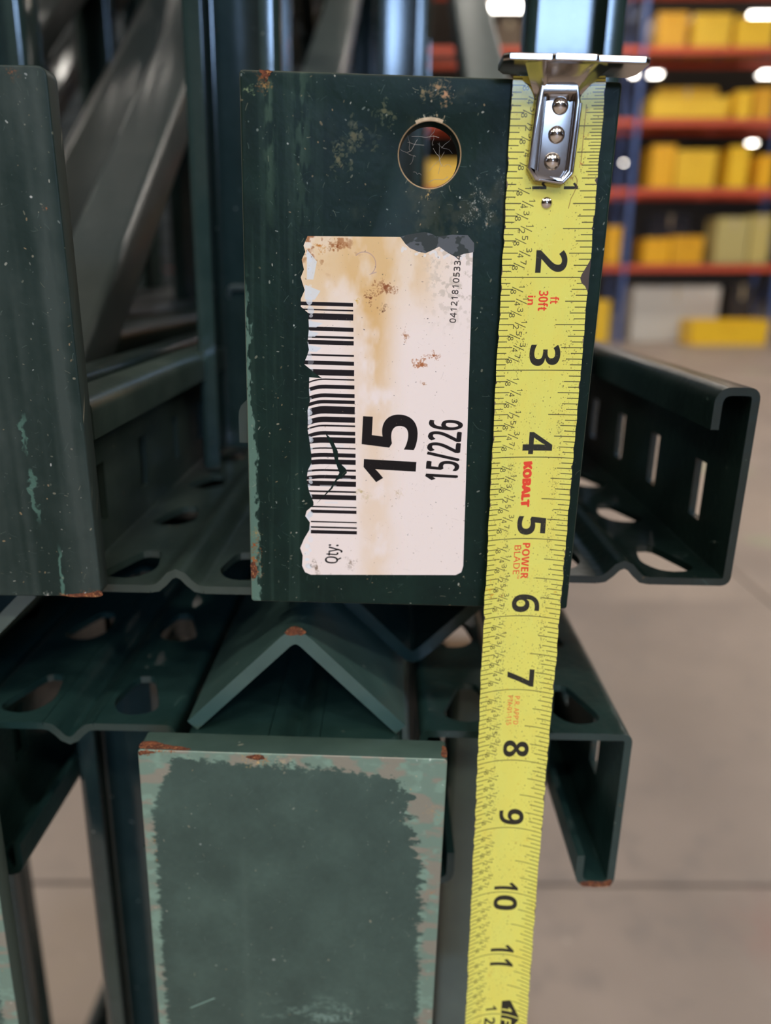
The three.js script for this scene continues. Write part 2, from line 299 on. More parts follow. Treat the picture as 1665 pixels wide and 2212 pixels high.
const MAIN = plateTexture(100, 149.5, 10, 101, (x, y) => {
  const st = fbm(x / 1.6, y / 60, 61, 3), n = fbm(x / 9, y / 12, 62, 4), m = fbm(x / 2, y / 2.4, 63, 3);
  let c = mix3([13, 29, 24], [21, 41, 34], clamp01(0.45 + (n - 0.5) * 1.2 + (m - 0.5) * 0.5));
  const streak = step(-24, -34, x) * step(0.42, 0.66, st); c = mix3(c, [44, 62, 54], 0.4 * streak);
  const drip = Math.exp(-(((x + 42.5) / 1.6) ** 2)) + 0.8 * Math.exp(-(((x + 34) / 2.4) ** 2)); c = mix3(c, [62, 82, 66], clamp01(drip * step(20, 60, y) * step(0.35, 0.6, fbm(x / 1.2, y / 5, 64, 3)) * 0.75));
  const grime = step(0.52, 0.68, fbm(x / 10, y / 14, 65, 4)) * step(18, 34, y) * step(-34, -10, x) * step(34, 20, x); c = mix3(c, [57, 58, 43], 0.55 * grime * step(0.3, 0.6, m));
  const edge = step(-48.6, -49.4, x + (fbm(x, y / 2, 66, 3) - 0.5) * 3.2 - step(0, -30, y) * 1.5); c = mix3(c, [93, 120, 107], 0.9 * edge * step(30, 10, y));
  return c;
}, (g, r) => {
  dust(g, 100, 149.5, r, 1150);
  for (const [x, y, q, col] of [[-44, 73, 3, '#7a4420'], [-43.5, 71, 2.2, '#8c6b3c'], [-48, 70, 2, '#6d7a58'], [-48.6, -56, 2.4, '#8a4a26'], [-48.8, -61, 2.6, '#9a5a30'], [-48.2, -65, 2.2, '#a8623a'], [-48, -52, 1.8, '#8d7a52'], [2, 72, 4, '#9a7a55'], [4, 70.5, 3, '#b08460'], [-2, 71, 3, '#77694a'], [0.5, 46, 1.8, '#a98a52'], [-1, 64.4, 2.6, '#cfc3ad'], [2, 64.2, 2, '#d8b690'], [-20, 60, 6, '#55543c'], [-24, 54, 4, '#5c5a40'], [-12, 66, 4, '#5a5b42']]) spot(g, x, y, q, col, r, 18, 0.5);
  for (let i = 0; i < 26; i++) spot(g, 12 + r() * 7 - i * 0.12, 40 + r() * 11 - (i % 5), 0.5 + r() * 1.3, i % 3 ? '#7d7f76' : '#8e8578', r, 6, 0.7);
  for (let i = 0; i < 16; i++) spot(g, 18 + r() * 4, 46 + r() * 7, 0.5 + r() * 0.6, '#6b7068', r, 5, 0.6);
  g.lineWidth = 0.35; g.strokeStyle = '#c9a27a'; g.globalAlpha = 0.8; g.beginPath(); g.arc(0.4, 55.8, 8.35, 0, 6.3); g.stroke();
  g.globalAlpha = 0.9; g.lineWidth = 1; g.strokeStyle = '#d9c2a0'; g.beginPath(); g.arc(0.4, 55.8, 8.7, 1.2, 2.05); g.stroke(); g.globalAlpha = 1;
  g.strokeStyle = '#6d675a'; g.lineWidth = 0.3; g.globalAlpha = 0.6; g.strokeRect(-49.9, -74.6, 99.8, 149.2); g.globalAlpha = 1;
});
const LOWER = plateTexture(100, 150, 9, 202, (x, y) => {
  const n = fbm(x / 12, y / 14, 72, 4), m = fbm(x / 1.6, y / 1.6, 73, 3), brush = fbm(x / 9 + y / 22, y / 0.8, 74, 3), fine = fbm(x / 3, y / 0.35, 75, 2);
  let c = mix3([50, 68, 62], [68, 88, 80], clamp01(0.5 + (n - 0.5) * 1.3 + (m - 0.5) * 0.35));
  c = mix3(c, [74, 92, 84], 0.35 * Math.exp(-(((x + 17) / 1.3) ** 2)) * step(50, 20, y));
  const worn = mix3(mix3([108, 130, 116], [130, 126, 112], step(0.44, 0.6, fbm(x / 8, y / 4, 76, 3))), [118, 144, 128], step(0.5, 0.75, fbm(x / 4, y / 3, 77, 3)));
  const jag = fbm(x / 5 + y / 11, y / 1.3, 74, 4), soft = fbm(x / 3, y / 2.4, 90, 4), nick = fbm(x / 1.4, y / 1.1, 91, 3);
  const left = step(1, -0.6, x + 50 - 3 - (jag - 0.4) * 3.6 - (nick - 0.5) * 1.8 - step(50, 74, y) * 7);
  const top = step(-1, 0.8, y - 75 + 2.5 + soft * 11 * step(-38, -10, x) * (0.35 + 0.65 * step(10, 40, x)) + (nick - 0.5) * 4 + step(26, 42, x) * 5);
  const right = step(-1.2, 1, x - 50 + 5.5 + (jag - 0.3) * 7 * step(-60, 40, y) + step(26, 62, y) * 11 * soft + (nick - 0.5) * 3);
  c = mix3(c, worn, clamp01(Math.max(left, top, right)));
  const smear = step(0.46, 0.66, fbm(x / 9 + 3, y / 4, 79, 5)) * step(27, 9, Math.hypot((x - 14) / 1.5, y + 46)); c = mix3(c, [124, 148, 136], clamp01(smear) * 0.7 * step(0.3, 0.6, fbm(x / 1.2, y / 0.9, 92, 3)));
  return c;
}, (g, r) => {
  dust(g, 100, 150, r, 520, 0.9);
  for (const [x, y, q, col] of [[-47, 74.4, 2.4, '#7a3d1d'], [-43, 74.6, 2, '#8a4c26'], [-39, 74.8, 1.6, '#7c4420'], [-13, 73.4, 3.4, '#a8885a'], [-9, 73, 3, '#9c7350'], [-11, 71.5, 2.4, '#b89a6a'], [-3, 72, 4, '#9a8f78'], [-46.5, 40, 1, '#a5682f'], [-46.2, 32, 0.9, '#a06a3a'], [46, 55, 3, '#94846a'], [47, 22, 2, '#96765a']]) spot(g, x, y, q, col, r, 16, 0.5);
  g.strokeStyle = '#8fb2a2'; g.globalAlpha = 0.7; g.lineWidth = 0.5; g.beginPath(); g.moveTo(-38, -33); g.lineTo(-29, -28); g.stroke(); g.globalAlpha = 1;
});
const LEFT = plateTexture(100, 149.5, 8, 303, (x, y) => {
  const st = fbm(x / 5, y / 120, 81, 3), n = fbm(x / 14, y / 16, 82, 4), m = fbm(x / 2, y / 3, 83, 3);
  let c = mix3([28, 42, 38], [56, 66, 62], clamp01(0.5 + (st - 0.5) * 2.2 + (n - 0.5) * 0.9 + (m - 0.5) * 0.3));
  const line = x - 31 - 0.03 * (20 - y) - (fbm(x / 3, y / 2.5, 84, 4) - 0.5) * 4.4; c = mix3(c, [70, 98, 87], step(1.1, 0.5, Math.abs(line)) * step(-14, -20, y) * step(-52, -46, y) * step(0.3, 0.5, fbm(x / 2, y / 4, 86, 3)));
  c = mix3(c, [74, 104, 92], step(0.6, 0.3, Math.abs(x - 38 - (fbm(x / 3, y / 3, 85, 3) - 0.5) * 2)) * step(-56, -62, y));
  return c;
}, (g, r) => {
  dust(g, 100, 149.5, r, 900);
  for (const [x, y, q, col] of [[48, -74, 2.2, '#a2542c'], [45, -74.6, 2, '#8f4f2c'], [38, -74.2, 1.6, '#9b6a44'], [33, -74.4, 1.6, '#c8beb0'], [46, 40, 1, '#9a6040'], [41, 73, 2, '#6e4630']]) spot(g, x, y, q, col, r, 14, 0.55);
});
const plateMat = (t, rough, spec = 0.5) => new THREE.MeshPhysicalMaterial({ ...t, bumpScale: 0.00035, roughness: rough, specularIntensity: spec });
const mMain = plateMat(MAIN, 0.42, 0.3), mLower = plateMat(LOWER, 0.42, 0.8), mLeft = plateMat(LEFT, 0.45, 0.4);

// ---- the upper row: posts open upwards, webs down
function up(o) { const [x, y] = place(o.x, o.yy ?? -100.5); return frame({ ...o, x, y, roll: ROLL, material: o.material ?? M.green }); }
const P2 = up({ x: 5.3, z: -231.5, post: POST_PLATED, label: 'dark green upright frame whose base plate carries the barcode sticker', braces: [752, 1500, 2300, 3100], diagonals: zig(1100, 60, 0.55, 2) });
const RF = up({ x: 81.6, z: -248, post: POST_TALL, label: 'green slotted upright frame right of the tape, rightmost of the upper row', braces: [392, 2500, 3600], braceShift: -1.5, diagonals: zig(430, 40, 0.6, 2) });
const LF = up({ material: M.faded, x: -71, yy: -102.8, z: -237, label: 'green slotted upright frame between the two upper base plates', braces: [388, 2300, 3500], braceShift: -4, deep: true, diagonals: zig(446, 72, 0.5, 2) });
const P1 = up({ x: -147.6, z: -231.5, post: POST_PLATED, label: 'green upright frame behind the cropped base plate at the left edge, upper row', braces: [900, 2100, 3400], diagonalWidth: 30, diagonalPaint: M.shadedDiagonal, diagonals: zig(322, 25, 0.72, 3) });
const upperFar = [[-224, 470], [-300, 620], [-376, 520], [-452, 760], [-528, 640], [-604, 880]];
const farLabel = ['green upright frame just left of the cropped left plate, its brace lit along one edge', ...Array(5).fill('dark green upright frame deep in the stack, its braces dim behind the left plate')];
upperFar.forEach(([x, d], i) => up({ x, z: -236 - (i % 2) * 9, label: farLabel[i], group: i ? 'dim frames at the left of the upper row' : undefined, material: i ? M.dark : M.green, braces: [d, d + 560, d + 1120, d + 1800, d + 2500], diagonalPaint: M.shadedDiagonal, diagonals: zig(d + 20, 60, 0.72, 3) }));
// rust that has eaten through the paint: thin crusts with their own outline
const rustM = (() => { const c = paintPixels(256, 256, (x, y) => mix3(mix3([74, 38, 22], [122, 68, 38], clamp01(fbm(x / 12, y / 12, 131, 4) * 2 - 0.5)), [168, 116, 70], step(0.62, 0.78, fbm(x / 6, y / 6, 133, 3)))); const t = texture(c); t.repeat.set(50, 50); const b = t.clone(); b.colorSpace = THREE.NoColorSpace; return new THREE.MeshStandardMaterial({ map: t, bumpMap: b, bumpScale: 0.0008, roughness: 0.9 }); })();
function rust(parent, pts, place) {                // outline in millimetres, lifted 0.15 mm off the steel
  const c = new THREE.CatmullRomCurve3(pts.map(([x, y]) => new THREE.Vector3(x, y, 0)), true, 'catmullrom', 0.4).getPoints(pts.length * 5), r = rng(pts.length * 31 + Math.round(Math.abs(pts[0][0]) * 7));
  const s = new THREE.Shape(c.slice(0, -1).map((v) => new THREE.Vector2(v.x + (r() - 0.5) * 0.35, v.y + (r() - 0.5) * 0.35)));
  const g = new THREE.ExtrudeGeometry(s, { depth: 0.15, bevelEnabled: false }); place?.(g); const m = mesh('rust_patch', metreUVmm(g), rustM, parent); return m;
}
// base plates, each a part of its frame
{
  const p = mesh('base_plate', plateGeometry(100, 149.5, 8, plateHole()), mMain, P2, 'dark green steel base plate with one round bolt hole');
  p.position.set(7.2 * MM - P2.position.x, EYE - 24.3 * MM - P2.position.y, -223 * MM - P2.position.z); p.rotation.set(R(-0.4), R(0.5), R(-1.66) - ROLL);
    const q = mesh('base_plate', plateGeometry(100, 149.5, 7, null, 3), mLeft, P1, 'streaked green steel base plate with rust at its lower corner');
  q.position.set(-141.6 * MM - P1.position.x, EYE - 21.2 * MM - P1.position.y, -222.5 * MM - P1.position.z); q.rotation.set(0, R(0.8), R(-0.7) - ROLL);
  rust(p, [[-44.6, 74.6], [-41.4, 74.6], [-42.2, 73.4], [-42.8, 72.2], [-43.6, 73.2]]);
  rust(p, [[-49.8, -62], [-48.7, -61.4], [-47.9, -63.5], [-48.2, -66], [-49, -67], [-49.8, -66.4]]);
  rust(q, [[49.8, -74.6], [49.6, -72.6], [46.5, -73.4], [42, -73.8], [37, -74.3], [41, -74.7]]);
}
// ---- the lower row: posts open downwards
const N_ORG = [-32.9, -151];
function down(o) { const c = Math.cos(ROLL), s = Math.sin(ROLL), x = N_ORG[0] + (o.x - N_ORG[0]) * c, y = N_ORG[1] + (o.x - N_ORG[0]) * s; return frame({ ...o, x, y, roll: ROLL, lower: true, material: o.material ?? M.teal }); }
const NF = down({ x: 48.6, z: -234, label: 'teal green upright frame, rightmost of the lower row, flanges hanging down right of the tape', bracePaint: M.panel, braceTurned: true, braces: [285, 1200, 2100, 3000], diagonals: zig(420, 60, 0.6, 2) });
rust(NF, [[-36.6, 62.6], [-36, 65.4], [-31, 66], [-26, 65.8], [-25, 64], [-29, 63.4], [-33, 63.6]]);
const P4 = down({ x: -32.5, z: -222.5, post: POST_PLATED, label: 'green upright frame behind the large worn plate at the bottom', braces: [760, 1600, 2600], diagonals: zig(900, 60, 0.6, 2) });
const N2 = down({ x: -112.5, z: -234, label: 'teal green upright frame left of the large worn plate, open end toward the viewer', braces: [285, 1100, 1900, 2800], diagonals: zig(420, 60, 0.6, 2) });
const P3 = down({ x: -189.5, z: -222.5, post: POST_PLATED, label: 'green upright frame at the bottom left corner, plate mostly cropped', braces: [640, 1500, 2500], diagonals: zig(700, 60, 0.6, 2) });
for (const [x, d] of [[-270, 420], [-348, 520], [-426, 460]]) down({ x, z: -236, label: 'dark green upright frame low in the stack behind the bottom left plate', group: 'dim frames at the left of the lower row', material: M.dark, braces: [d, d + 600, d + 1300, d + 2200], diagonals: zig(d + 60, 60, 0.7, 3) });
{
  const a = mesh('base_plate', plateGeometry(100, 150, 10.5, null, 1.5), mLower, P4, 'faded green steel base plate with brushed pale borders and rusty top edge');
  a.rotation.set(R(0.1), R(0.6), R(-1.5) - ROLL - Math.PI);
  const put = (o, f, x, y, z) => { const v = new THREE.Vector3(x * MM, EYE + y * MM, z * MM); f.updateMatrixWorld(true); f.worldToLocal(v); o.position.copy(v); };
  put(a, P4, -32.9, -221.6, -211.8);
  rust(a, [[-49.6, 0.6], [-45, 0.3], [-40, 0.5], [-35, 0.2], [-33, 1], [-37, 2], [-42, 3], [-46, 4.4], [-49.6, 4]], (g) => { g.rotateX(-Math.PI / 2); g.translate(0, 75, -0.2); });
  rust(a, [[48.2, 1.5], [49.8, 1], [49.9, 6], [48.6, 7]], (g) => { g.rotateX(-Math.PI / 2); g.translate(0, 75, 0); });
  rust(a, [[-15, 73.6], [-12, 74.6], [-9.6, 74.4], [-9, 73.2], [-11, 72.6], [-13, 72.9]]);
  rust(a, [[-49.4, 74.5], [-46, 74.6], [-44, 74.2], [-47, 73.6], [-49.3, 73]]);
  const b = mesh('base_plate', plateGeometry(100, 150, 7.5, null, 1.5), mLower, P3, 'pale worn steel base plate seen at its right edge'); b.rotation.copy(a.rotation);
  put(b, P3, -183.8, -218.6, -211.8);
}


// ------------------------------------------------------------------ what lies between and under the rows
function angleIron(label, x, y, z, len, leg, t, turn, paint = M.teal) {   // L section, apex at the origin, legs down at 45 degrees
  const k = leg * Math.SQRT1_2, path = roundPath([[-k, -k], [0, 0], [k, -k]], 5, 6), s = strip(path.map((p) => new THREE.Vector2(p.x, p.y - t * 0.7)), t);
  const o = mesh('steel_angle', metreUVmm(extrudeZ(s, len, 0.5)), paint); o.position.set(x * MM, EYE + y * MM, z * MM); o.rotation.z = turn; o.userData = { label, category: 'steel angle' };
  return o;
}
const roofAngle = angleIron('teal steel angle standing like a roof on the lower row, rust spot at its peak', -31, -109.8, -231, 420, 51, 4.6, R(-1.2), M.angle);
rust(roofAngle, [[-3.4, -3.2], [-1.6, -1.2], [0, -0.6], [1.8, -1.3], [3.6, -2.6], [2.2, -4], [0.2, -3.7], [-1.6, -4.2]]);
angleIron('dark steel angle lying point down like a trough beside the roof-shaped angle', 9.4, -148.7, -273, 420, 51, 4.6, Math.PI - R(1));
angleIron('pale steel angle whose rising arm shows under the cropped left plate', -163.5, -145.6, -238, 420, 59, 4.6, Math.PI - R(1.2), M.panel);
function board(label, w, h, d, x, y, z, group) {
  const g = new RoundedBoxGeometry(w, h, d, 2, 0.004), o = mesh('timber_block', metreUV(g), M.timber); o.position.set(x, y, z); o.userData = { label, category: 'timber' }; if (group) o.userData.group = group; return o;
}
for (const z of [-1.1, -2.6, -3.9]) { const o = board('brown timber spacer lying between the two rows of frames', 0.78, 0.042, 0.09, -0.2, EYE - 0.1256, z, 'timber spacers between the rows'); o.rotation.z = ROLL; }
for (const z of [-0.9, -2.4, -3.8]) board('brown timber bearer on the floor under the stack of frames', 1.0, EYE - 1.226, 0.14, -0.2, (EYE - 1.226) / 2, z, 'timber bearers on the floor');
{ // invented pile of beams, added to block the bright background behind the frames
  const prof = strip(roundPath([[-24, 10], [-24, 100], [24, 100], [24, 62], [12, 62], [12, 1], [-24, 1], [-24, 8]], 4), 2), g = metreUVmm(extrudeZ(prof, 2700, 0.7)); g.rotateY(Math.PI / 2);
  for (let i = 0; i < 27; i++) for (let k = 0; k < 1; k++) {
    const b = thing('blocker_beam', 'dark beam of a made-up pile that blocks the bright background behind the frames', 'beam', [-0.16 + (i % 3) * 0.012, i * 0.103 + 0.002, -4.6 - k * 0.06], 'dark beams added to block the background');
    mesh('beam_tube', g, M.dark, b); mesh('end_plate', box(0.006, 0.1, 0.07, 0.003, 0.05, 0), M.dark, b);
  }
}

// ------------------------------------------------------------------ the barcode sticker on the main plate
const plate2 = P2.children.find((c) => c.name.startsWith('base_plate'));
{
  const x0 = -37, x1 = 19, y0 = -68, y1 = 38, k = 16, cw = Math.round((x1 - x0) * k), ch = Math.round((y1 - y0) * k);
  const cv = paintPixels(cw, ch, (px, py) => {
    const x = px / k + x0, y = y1 - py / k, n = fbm(x / 5, y / 9, 31, 4), m = fbm(x / 2.2, y / 2.2, 32, 4), xx = x - (17 - y) * 0.034;
    let c = [236, 222, 215];
    const band = Math.exp(-(((xx + 13.5 + (n - 0.5) * 6) / 4.6) ** 2)), top = step(6, 30, y) * step(14, -4, xx + (n - 0.5) * 16);
    c = mix3(c, [214, 172, 112], clamp01(band * (0.28 + 0.75 * step(-30, 28, y)) * step(0.22, 0.6, n + 0.12) + top * step(0.42, 0.75, n) * 0.75));
    c = mix3(c, [226, 200, 160], clamp01(top * 0.45 + step(2, 26, y) * step(-20, -30, xx) * 0.4 * step(0.3, 0.6, m)));
    c = mix3(c, [150, 92, 52], step(0.63, 0.74, fbm(x / 2.6, y / 2, 33, 5)) * step(22, 33, y) * step(-14, -26, x) * 0.8);
    c = mix3(c, [176, 164, 148], step(0.52, 0.68, fbm(x / 1.1, y / 1.1, 34, 4)) * step(6, 24, y) * step(-2, 8, x) * 0.5);
    return c;
  });
  const g = cv.getContext('2d'), rand = rng(77);
  g.save(); g.scale(k, -k); g.translate(-x0, -y1);
  const P = (x, y) => [x, y], sk = (y) => (17 - y) * 0.034;     // the print leans with the sticker
  const torn = [-32.2, -31.4, -32.6, -31.9, -32.4, -31.6, -32.6, -32.2];
  // bars: [upper edge, lower edge]
  for (const [a, b] of [[17, 16], [15.1, 14.7], [13.9, 12.2], [10.2, 9.1], [7.7, 7.1], [6.5, 5.3], [2.6, 2.1], [0.7, -0.4], [-1.7, -3.4], [-4.3, -4.7], [-6.1, -7.2], [-8.6, -9.7], [-10.5, -11.5], [-12.3, -14.5], [-15.4, -17], [-17.8, -18.3], [-19.7, -20.8], [-21.5, -23.2], [-24.6, -25], [-26.3, -27.5], [-28.2, -29.7], [-31.2, -31.8], [-33, -34.1], [-34.9, -36.5], [-37.9, -38.4], [-39.2, -40.7], [-42.8, -43.2], [-44, -45], [-47.6, -48], [-49.3, -49.8], [-50.5, -51.6]]) {
    const bend = a < -4 && a > -20 ? -1.6 : a < -20 && a > -34 ? -0.7 : 0, xr = -19.4 + sk(a), xl = a < -41 ? -31.2 : -36;
    g.fillStyle = '#1a1416'; g.beginPath(); g.moveTo(xr, a); g.lineTo(-27, a + 0.15 * 0); g.quadraticCurveTo(-30, a, -33, a + bend); g.lineTo(xl, a + bend); g.lineTo(xl, b + bend); g.lineTo(-33, b + bend); g.quadraticCurveTo(-30, b, -27, b); g.lineTo(xr, b); g.fill();
  }
  // paper showing white where the left side is frayed
  for (let i = 0; i < 80; i++) { const y = 33 - rand() * 98, r = 0.4 + rand() * 0.9; g.globalAlpha = 0.35 + 0.5 * rand(); g.fillStyle = rand() < 0.5 ? '#dfe2e6' : '#cfd4da'; g.beginPath(); g.ellipse(-32.6 + rand() * 1.4, y, r * 0.9, r * 0.7, rand() * 3, 0, 6.3); g.fill(); }
  for (const [x, y, w, h] of [[-30.5, 11, 2.6, 1], [-30.6, 8.3, 1.6, 0.9], [-30.2, 4.2, 2, 1], [-31, 27, 1.4, 4], [-30.8, 19.6, 2.2, 2]]) { g.globalAlpha = 0.85; g.fillStyle = '#d5dae0'; g.beginPath(); g.moveTo(x - w, y + h); g.lineTo(x + w, y + h * 0.2); g.lineTo(x + w * 0.3, y - h); g.lineTo(x - w, y - h); g.fill(); }
  for (let i = 0; i < 26; i++) { g.globalAlpha = 0.8; g.fillStyle = '#e2e0e0'; g.beginPath(); g.ellipse(-6 + i * 0.78, 32 + (rand() - 0.5) * 3 - step(2, 8, i) * 0.6, 0.6 * rand() + 0.3, 0.4, rand() * 3, 0, 6.3); g.fill(); }
  for (const [x, y, w, h] of [[-24, -24, 5, 0.7], [-22, -30.5, 3, 0.8], [-26, -36.4, 5, 0.5], [-20.5, -34, 2.6, 0.4], [-25, -41.6, 4, 0.6]]) { g.globalAlpha = 0.5; g.fillStyle = '#dcdcdf'; g.fillRect(x - w / 2, y - h / 2, w, h); }
  g.globalAlpha = 1;
  const turn = Math.PI / 2;                        // in this y-up frame the writing runs upwards
  const put = (t, x, y, w, h, font, col) => { g.save(); g.translate(x, y); g.scale(1, -1); fitText(g, t, 0, 0, w, h, -turn + 0.03, font, col); g.restore(); };
  put('1', -7.7, -31.5, 6.9, 15.7, 'bold $ sans-serif', '#17110f'); put('5', -7.9, -19.3, 10.4, 16.4, 'bold $ sans-serif', '#17110f');
  put('15/226', 8.2, -24.6, 18.2, 9.7, '$ sans-serif', '#1b1514'); g.save(); g.translate(0.18, 0); put('15/226', 8.2, -24.6, 18.2, 9.7, '$ sans-serif', '#1b1514'); g.restore(); g.save(); g.translate(0.3, 0.1); put('15/226', 8.2, -24.6, 18.2, 9.6, '$ sans-serif', '#1b1514'); g.restore(); g.save(); g.translate(-0.14, -0.14); put('15/226', 8.2, -24.6, 18.2, 9.7, '$ sans-serif', '#1b1514'); g.restore(); g.save(); g.translate(0, 0.22); put('15/226', 8.2, -24.6, 18.2, 9.7, '$ sans-serif', '#1b1514'); g.restore();
  for (const a of [0, 0.14]) put('041218105334', 9.1 + a, 21.6, 18.4, 1.75, '$ monospace', '#453e3a');
  put('Qty:', -24.2, -58.2, 6.2, 5.2, '$ sans-serif', '#1d1716'); g.save(); g.translate(0.15, 0.1); put('Qty:', -24.2, -58.2, 6.2, 5.2, '$ sans-serif', '#1d1716'); g.restore();
  // stains, rust flecks, dust
  const blot = (x, y, r, col, n, a) => spot(g, x, y, r, col, rand, n, a);
  blot(-10.5, 21.5, 3, '#8a5230', 34, 0.45); blot(-14.5, 18.5, 2, '#7a4a2c', 24, 0.5); blot(-11, 15, 2, '#6e4a34', 12, 0.4); blot(0.5, 0.5, 2.4, '#a5643c', 40, 0.5); blot(4, 3, 1.6, '#9a5c38', 24, 0.5); blot(1.5, -5.2, 1.2, '#9a6844', 16, 0.45); blot(-4.5, 8.5, 2.4, '#a97a5a', 14, 0.35); blot(-24, 32, 2.2, '#8c4f26', 20, 0.45); blot(-29, 32, 2, '#c07a34', 22, 0.35); blot(-18.5, 17.6, 0.9, '#c99a20', 14, 0.6); blot(-5, -38, 1.6, '#b9a074', 14, 0.3); blot(-16, -38, 3, '#c8b48c', 20, 0.3); blot(-29.5, -63, 3, '#8f7c6c', 22, 0.35); blot(-19, -61, 2.4, '#9a8878', 16, 0.35); blot(-1.5, -51.3, 0.5, '#55504c', 8, 0.7);
  g.strokeStyle = '#a98b90'; g.lineWidth = 0.25; g.globalAlpha = 0.6; g.beginPath(); g.arc(-16.5, 27.5, 3.2, 2.4, -0.9, true); g.lineTo(-13, 25.5); g.stroke();
  g.globalAlpha = 1; g.translate(x0, y0); speckle(g, x1 - x0, y1 - y0, 900, rand, ['#6d5f55', '#8a7a6a', '#4b433e', '#a08a6c'], 0.05, 0.2, 0.7); scratches(g, x1 - x0, y1 - y0, 60, rand, '#9b8f86', 2, 0.07, 0.6);
  g.restore();
  const outline = [[-6.7, 34.9], [-5.3, 33.2], [-4, 32.1], [-1.6, 31.2], [0.4, 30.9], [2, 31.6], [4.1, 32.7], [5.8, 31.6], [7.1, 30.9], [8.8, 30.1], [11, 31], [13.5, 31.5], [16.2, -61], [15.7, -63.1], [14, -64.1], [-31.2, -65.2],
    [-33, -64.4], [-33.9, -62.3], [-33.7, -58.9], [-34.5, -56.5], [-33.3, -53.5], [-31.7, -50.6], [-31.5, -48.1], [-32.9, -46.1], [-32.5, -44.5], [-30.4, -42.6], [-30.4, -41.6], [-31.7, -38.5], [-32.5, -34.5], [-32.1, -31.7], [-31, -29.4], [-31.1, -26.7], [-31.7, -22.4], [-32.2, -19.4], [-32.1, -16.7], [-32.2, -13.7], [-31.5, -10.9], [-31.8, -7.9], [-31.7, -4.1], [-28, -4.3], [-30.6, -2.4], [-33.3, -0.3], [-32.4, 1.9], [-31.8, 3.7], [-32.2, 5.8], [-31.8, 9.7], [-32, 13.9], [-34.1, 15.6], [-34.1, 17.7], [-33, 20.1], [-34.1, 23.5], [-33.2, 25.6], [-33.8, 28.2], [-32.8, 30.3], [-33.3, 31.9], [-32.2, 34.4]];
  const s = new THREE.Shape(outline.map(([x, y]) => new THREE.Vector2(x, y)));
  s.holes.push(new THREE.Path([[-27.2, -20], [-24.9, -22.2], [-23.2, -25.7], [-23, -28.8], [-20.7, -31], [-20.4, -32.2], [-21.4, -33.4], [-23.3, -34.6], [-24.8, -37.3], [-29.6, -42.2], [-25.3, -37], [-23.6, -34], [-22.7, -32.3], [-24.1, -28.4], [-24.9, -24.9]].map(([x, y]) => new THREE.Vector2(x, y))));
  const thin = (shape, t) => { const q = new THREE.ExtrudeGeometry(shape, { depth: t, bevelEnabled: false }), p = q.attributes.position, uv = q.attributes.uv; for (let i = 0; i < p.count; i++) uv.setXY(i, (p.getX(i) - x0) / (x1 - x0), (p.getY(i) - y0) / (y1 - y0)); q.scale(MM, MM, MM); return q; };
  mesh('barcode_sticker', thin(s, 0.16), new THREE.MeshPhysicalMaterial({ map: texture(cv), roughness: 0.55, specularIntensity: 0.35 }), plate2, 'torn white paper sticker with a barcode and the number 15');
  const res = new THREE.Shape([[-6.7, 34.9], [-4.7, 35.6], [-0.1, 36.4], [2.2, 35.9], [3.1, 35.3], [7.6, 35.9], [11.8, 35.9], [13.7, 33.9], [13.8, 31.6], [11, 30.9], [8.8, 30], [5.8, 31.4], [4.1, 32.5], [0.4, 30.8], [-4, 32]].map(([x, y]) => new THREE.Vector2(x, y)));
  const rc = paintPixels(512, 1024, (px, py) => { const x = px / 512 * 56, y = py / 1024 * 106, n = fbm(x / 2.6, y / 2, 41, 3); return mix3([34, 42, 38], [78, 82, 86], step(0.5, 0.54, n)); });
  mesh('sticker_residue', thin(res, 0.08), new THREE.MeshPhysicalMaterial({ map: texture(rc), roughness: 0.6 }), plate2, 'grey glue residue where the sticker corner is torn off');
  // fibres caught in the bolt hole
  const fr = rng(21), fib = [];
  for (let i = 0; i < 16; i++) {
    const a = fr() * 6.28, r0 = 2 + fr() * 5, x = 0.4 + Math.cos(a) * r0, y = 55.8 + Math.sin(a) * r0 + 1, z = -1 - fr() * 5, L = 2 + fr() * 6, b = fr() * 6.28, pts = [];
    for (let k = 0; k <= 4; k++) { const t = k / 4 - 0.5, bx = x + Math.cos(b) * L * t + (fr() - 0.5) * 0.8, by = y + Math.sin(b) * L * t + (fr() - 0.5) * 0.8, q = Math.hypot(bx - 0.4, by - 55.8), m = q > 8 ? 8 / q : 1; pts.push(new THREE.Vector3(0.4 + (bx - 0.4) * m, 55.8 + (by - 55.8) * m, z + (fr() - 0.5) * 0.6)); }
    fib.push(new THREE.TubeGeometry(new THREE.CatmullRomCurve3(pts), 18, 0.028 + 0.03 * fr(), 4));
  }
  const fg = join(fib); fg.scale(MM, MM, MM);
  const fm = mesh('lint_fibres', fg, plastic(0xb9b2a6, 0.8), plate2); fm.userData.kind = 'stuff';
}

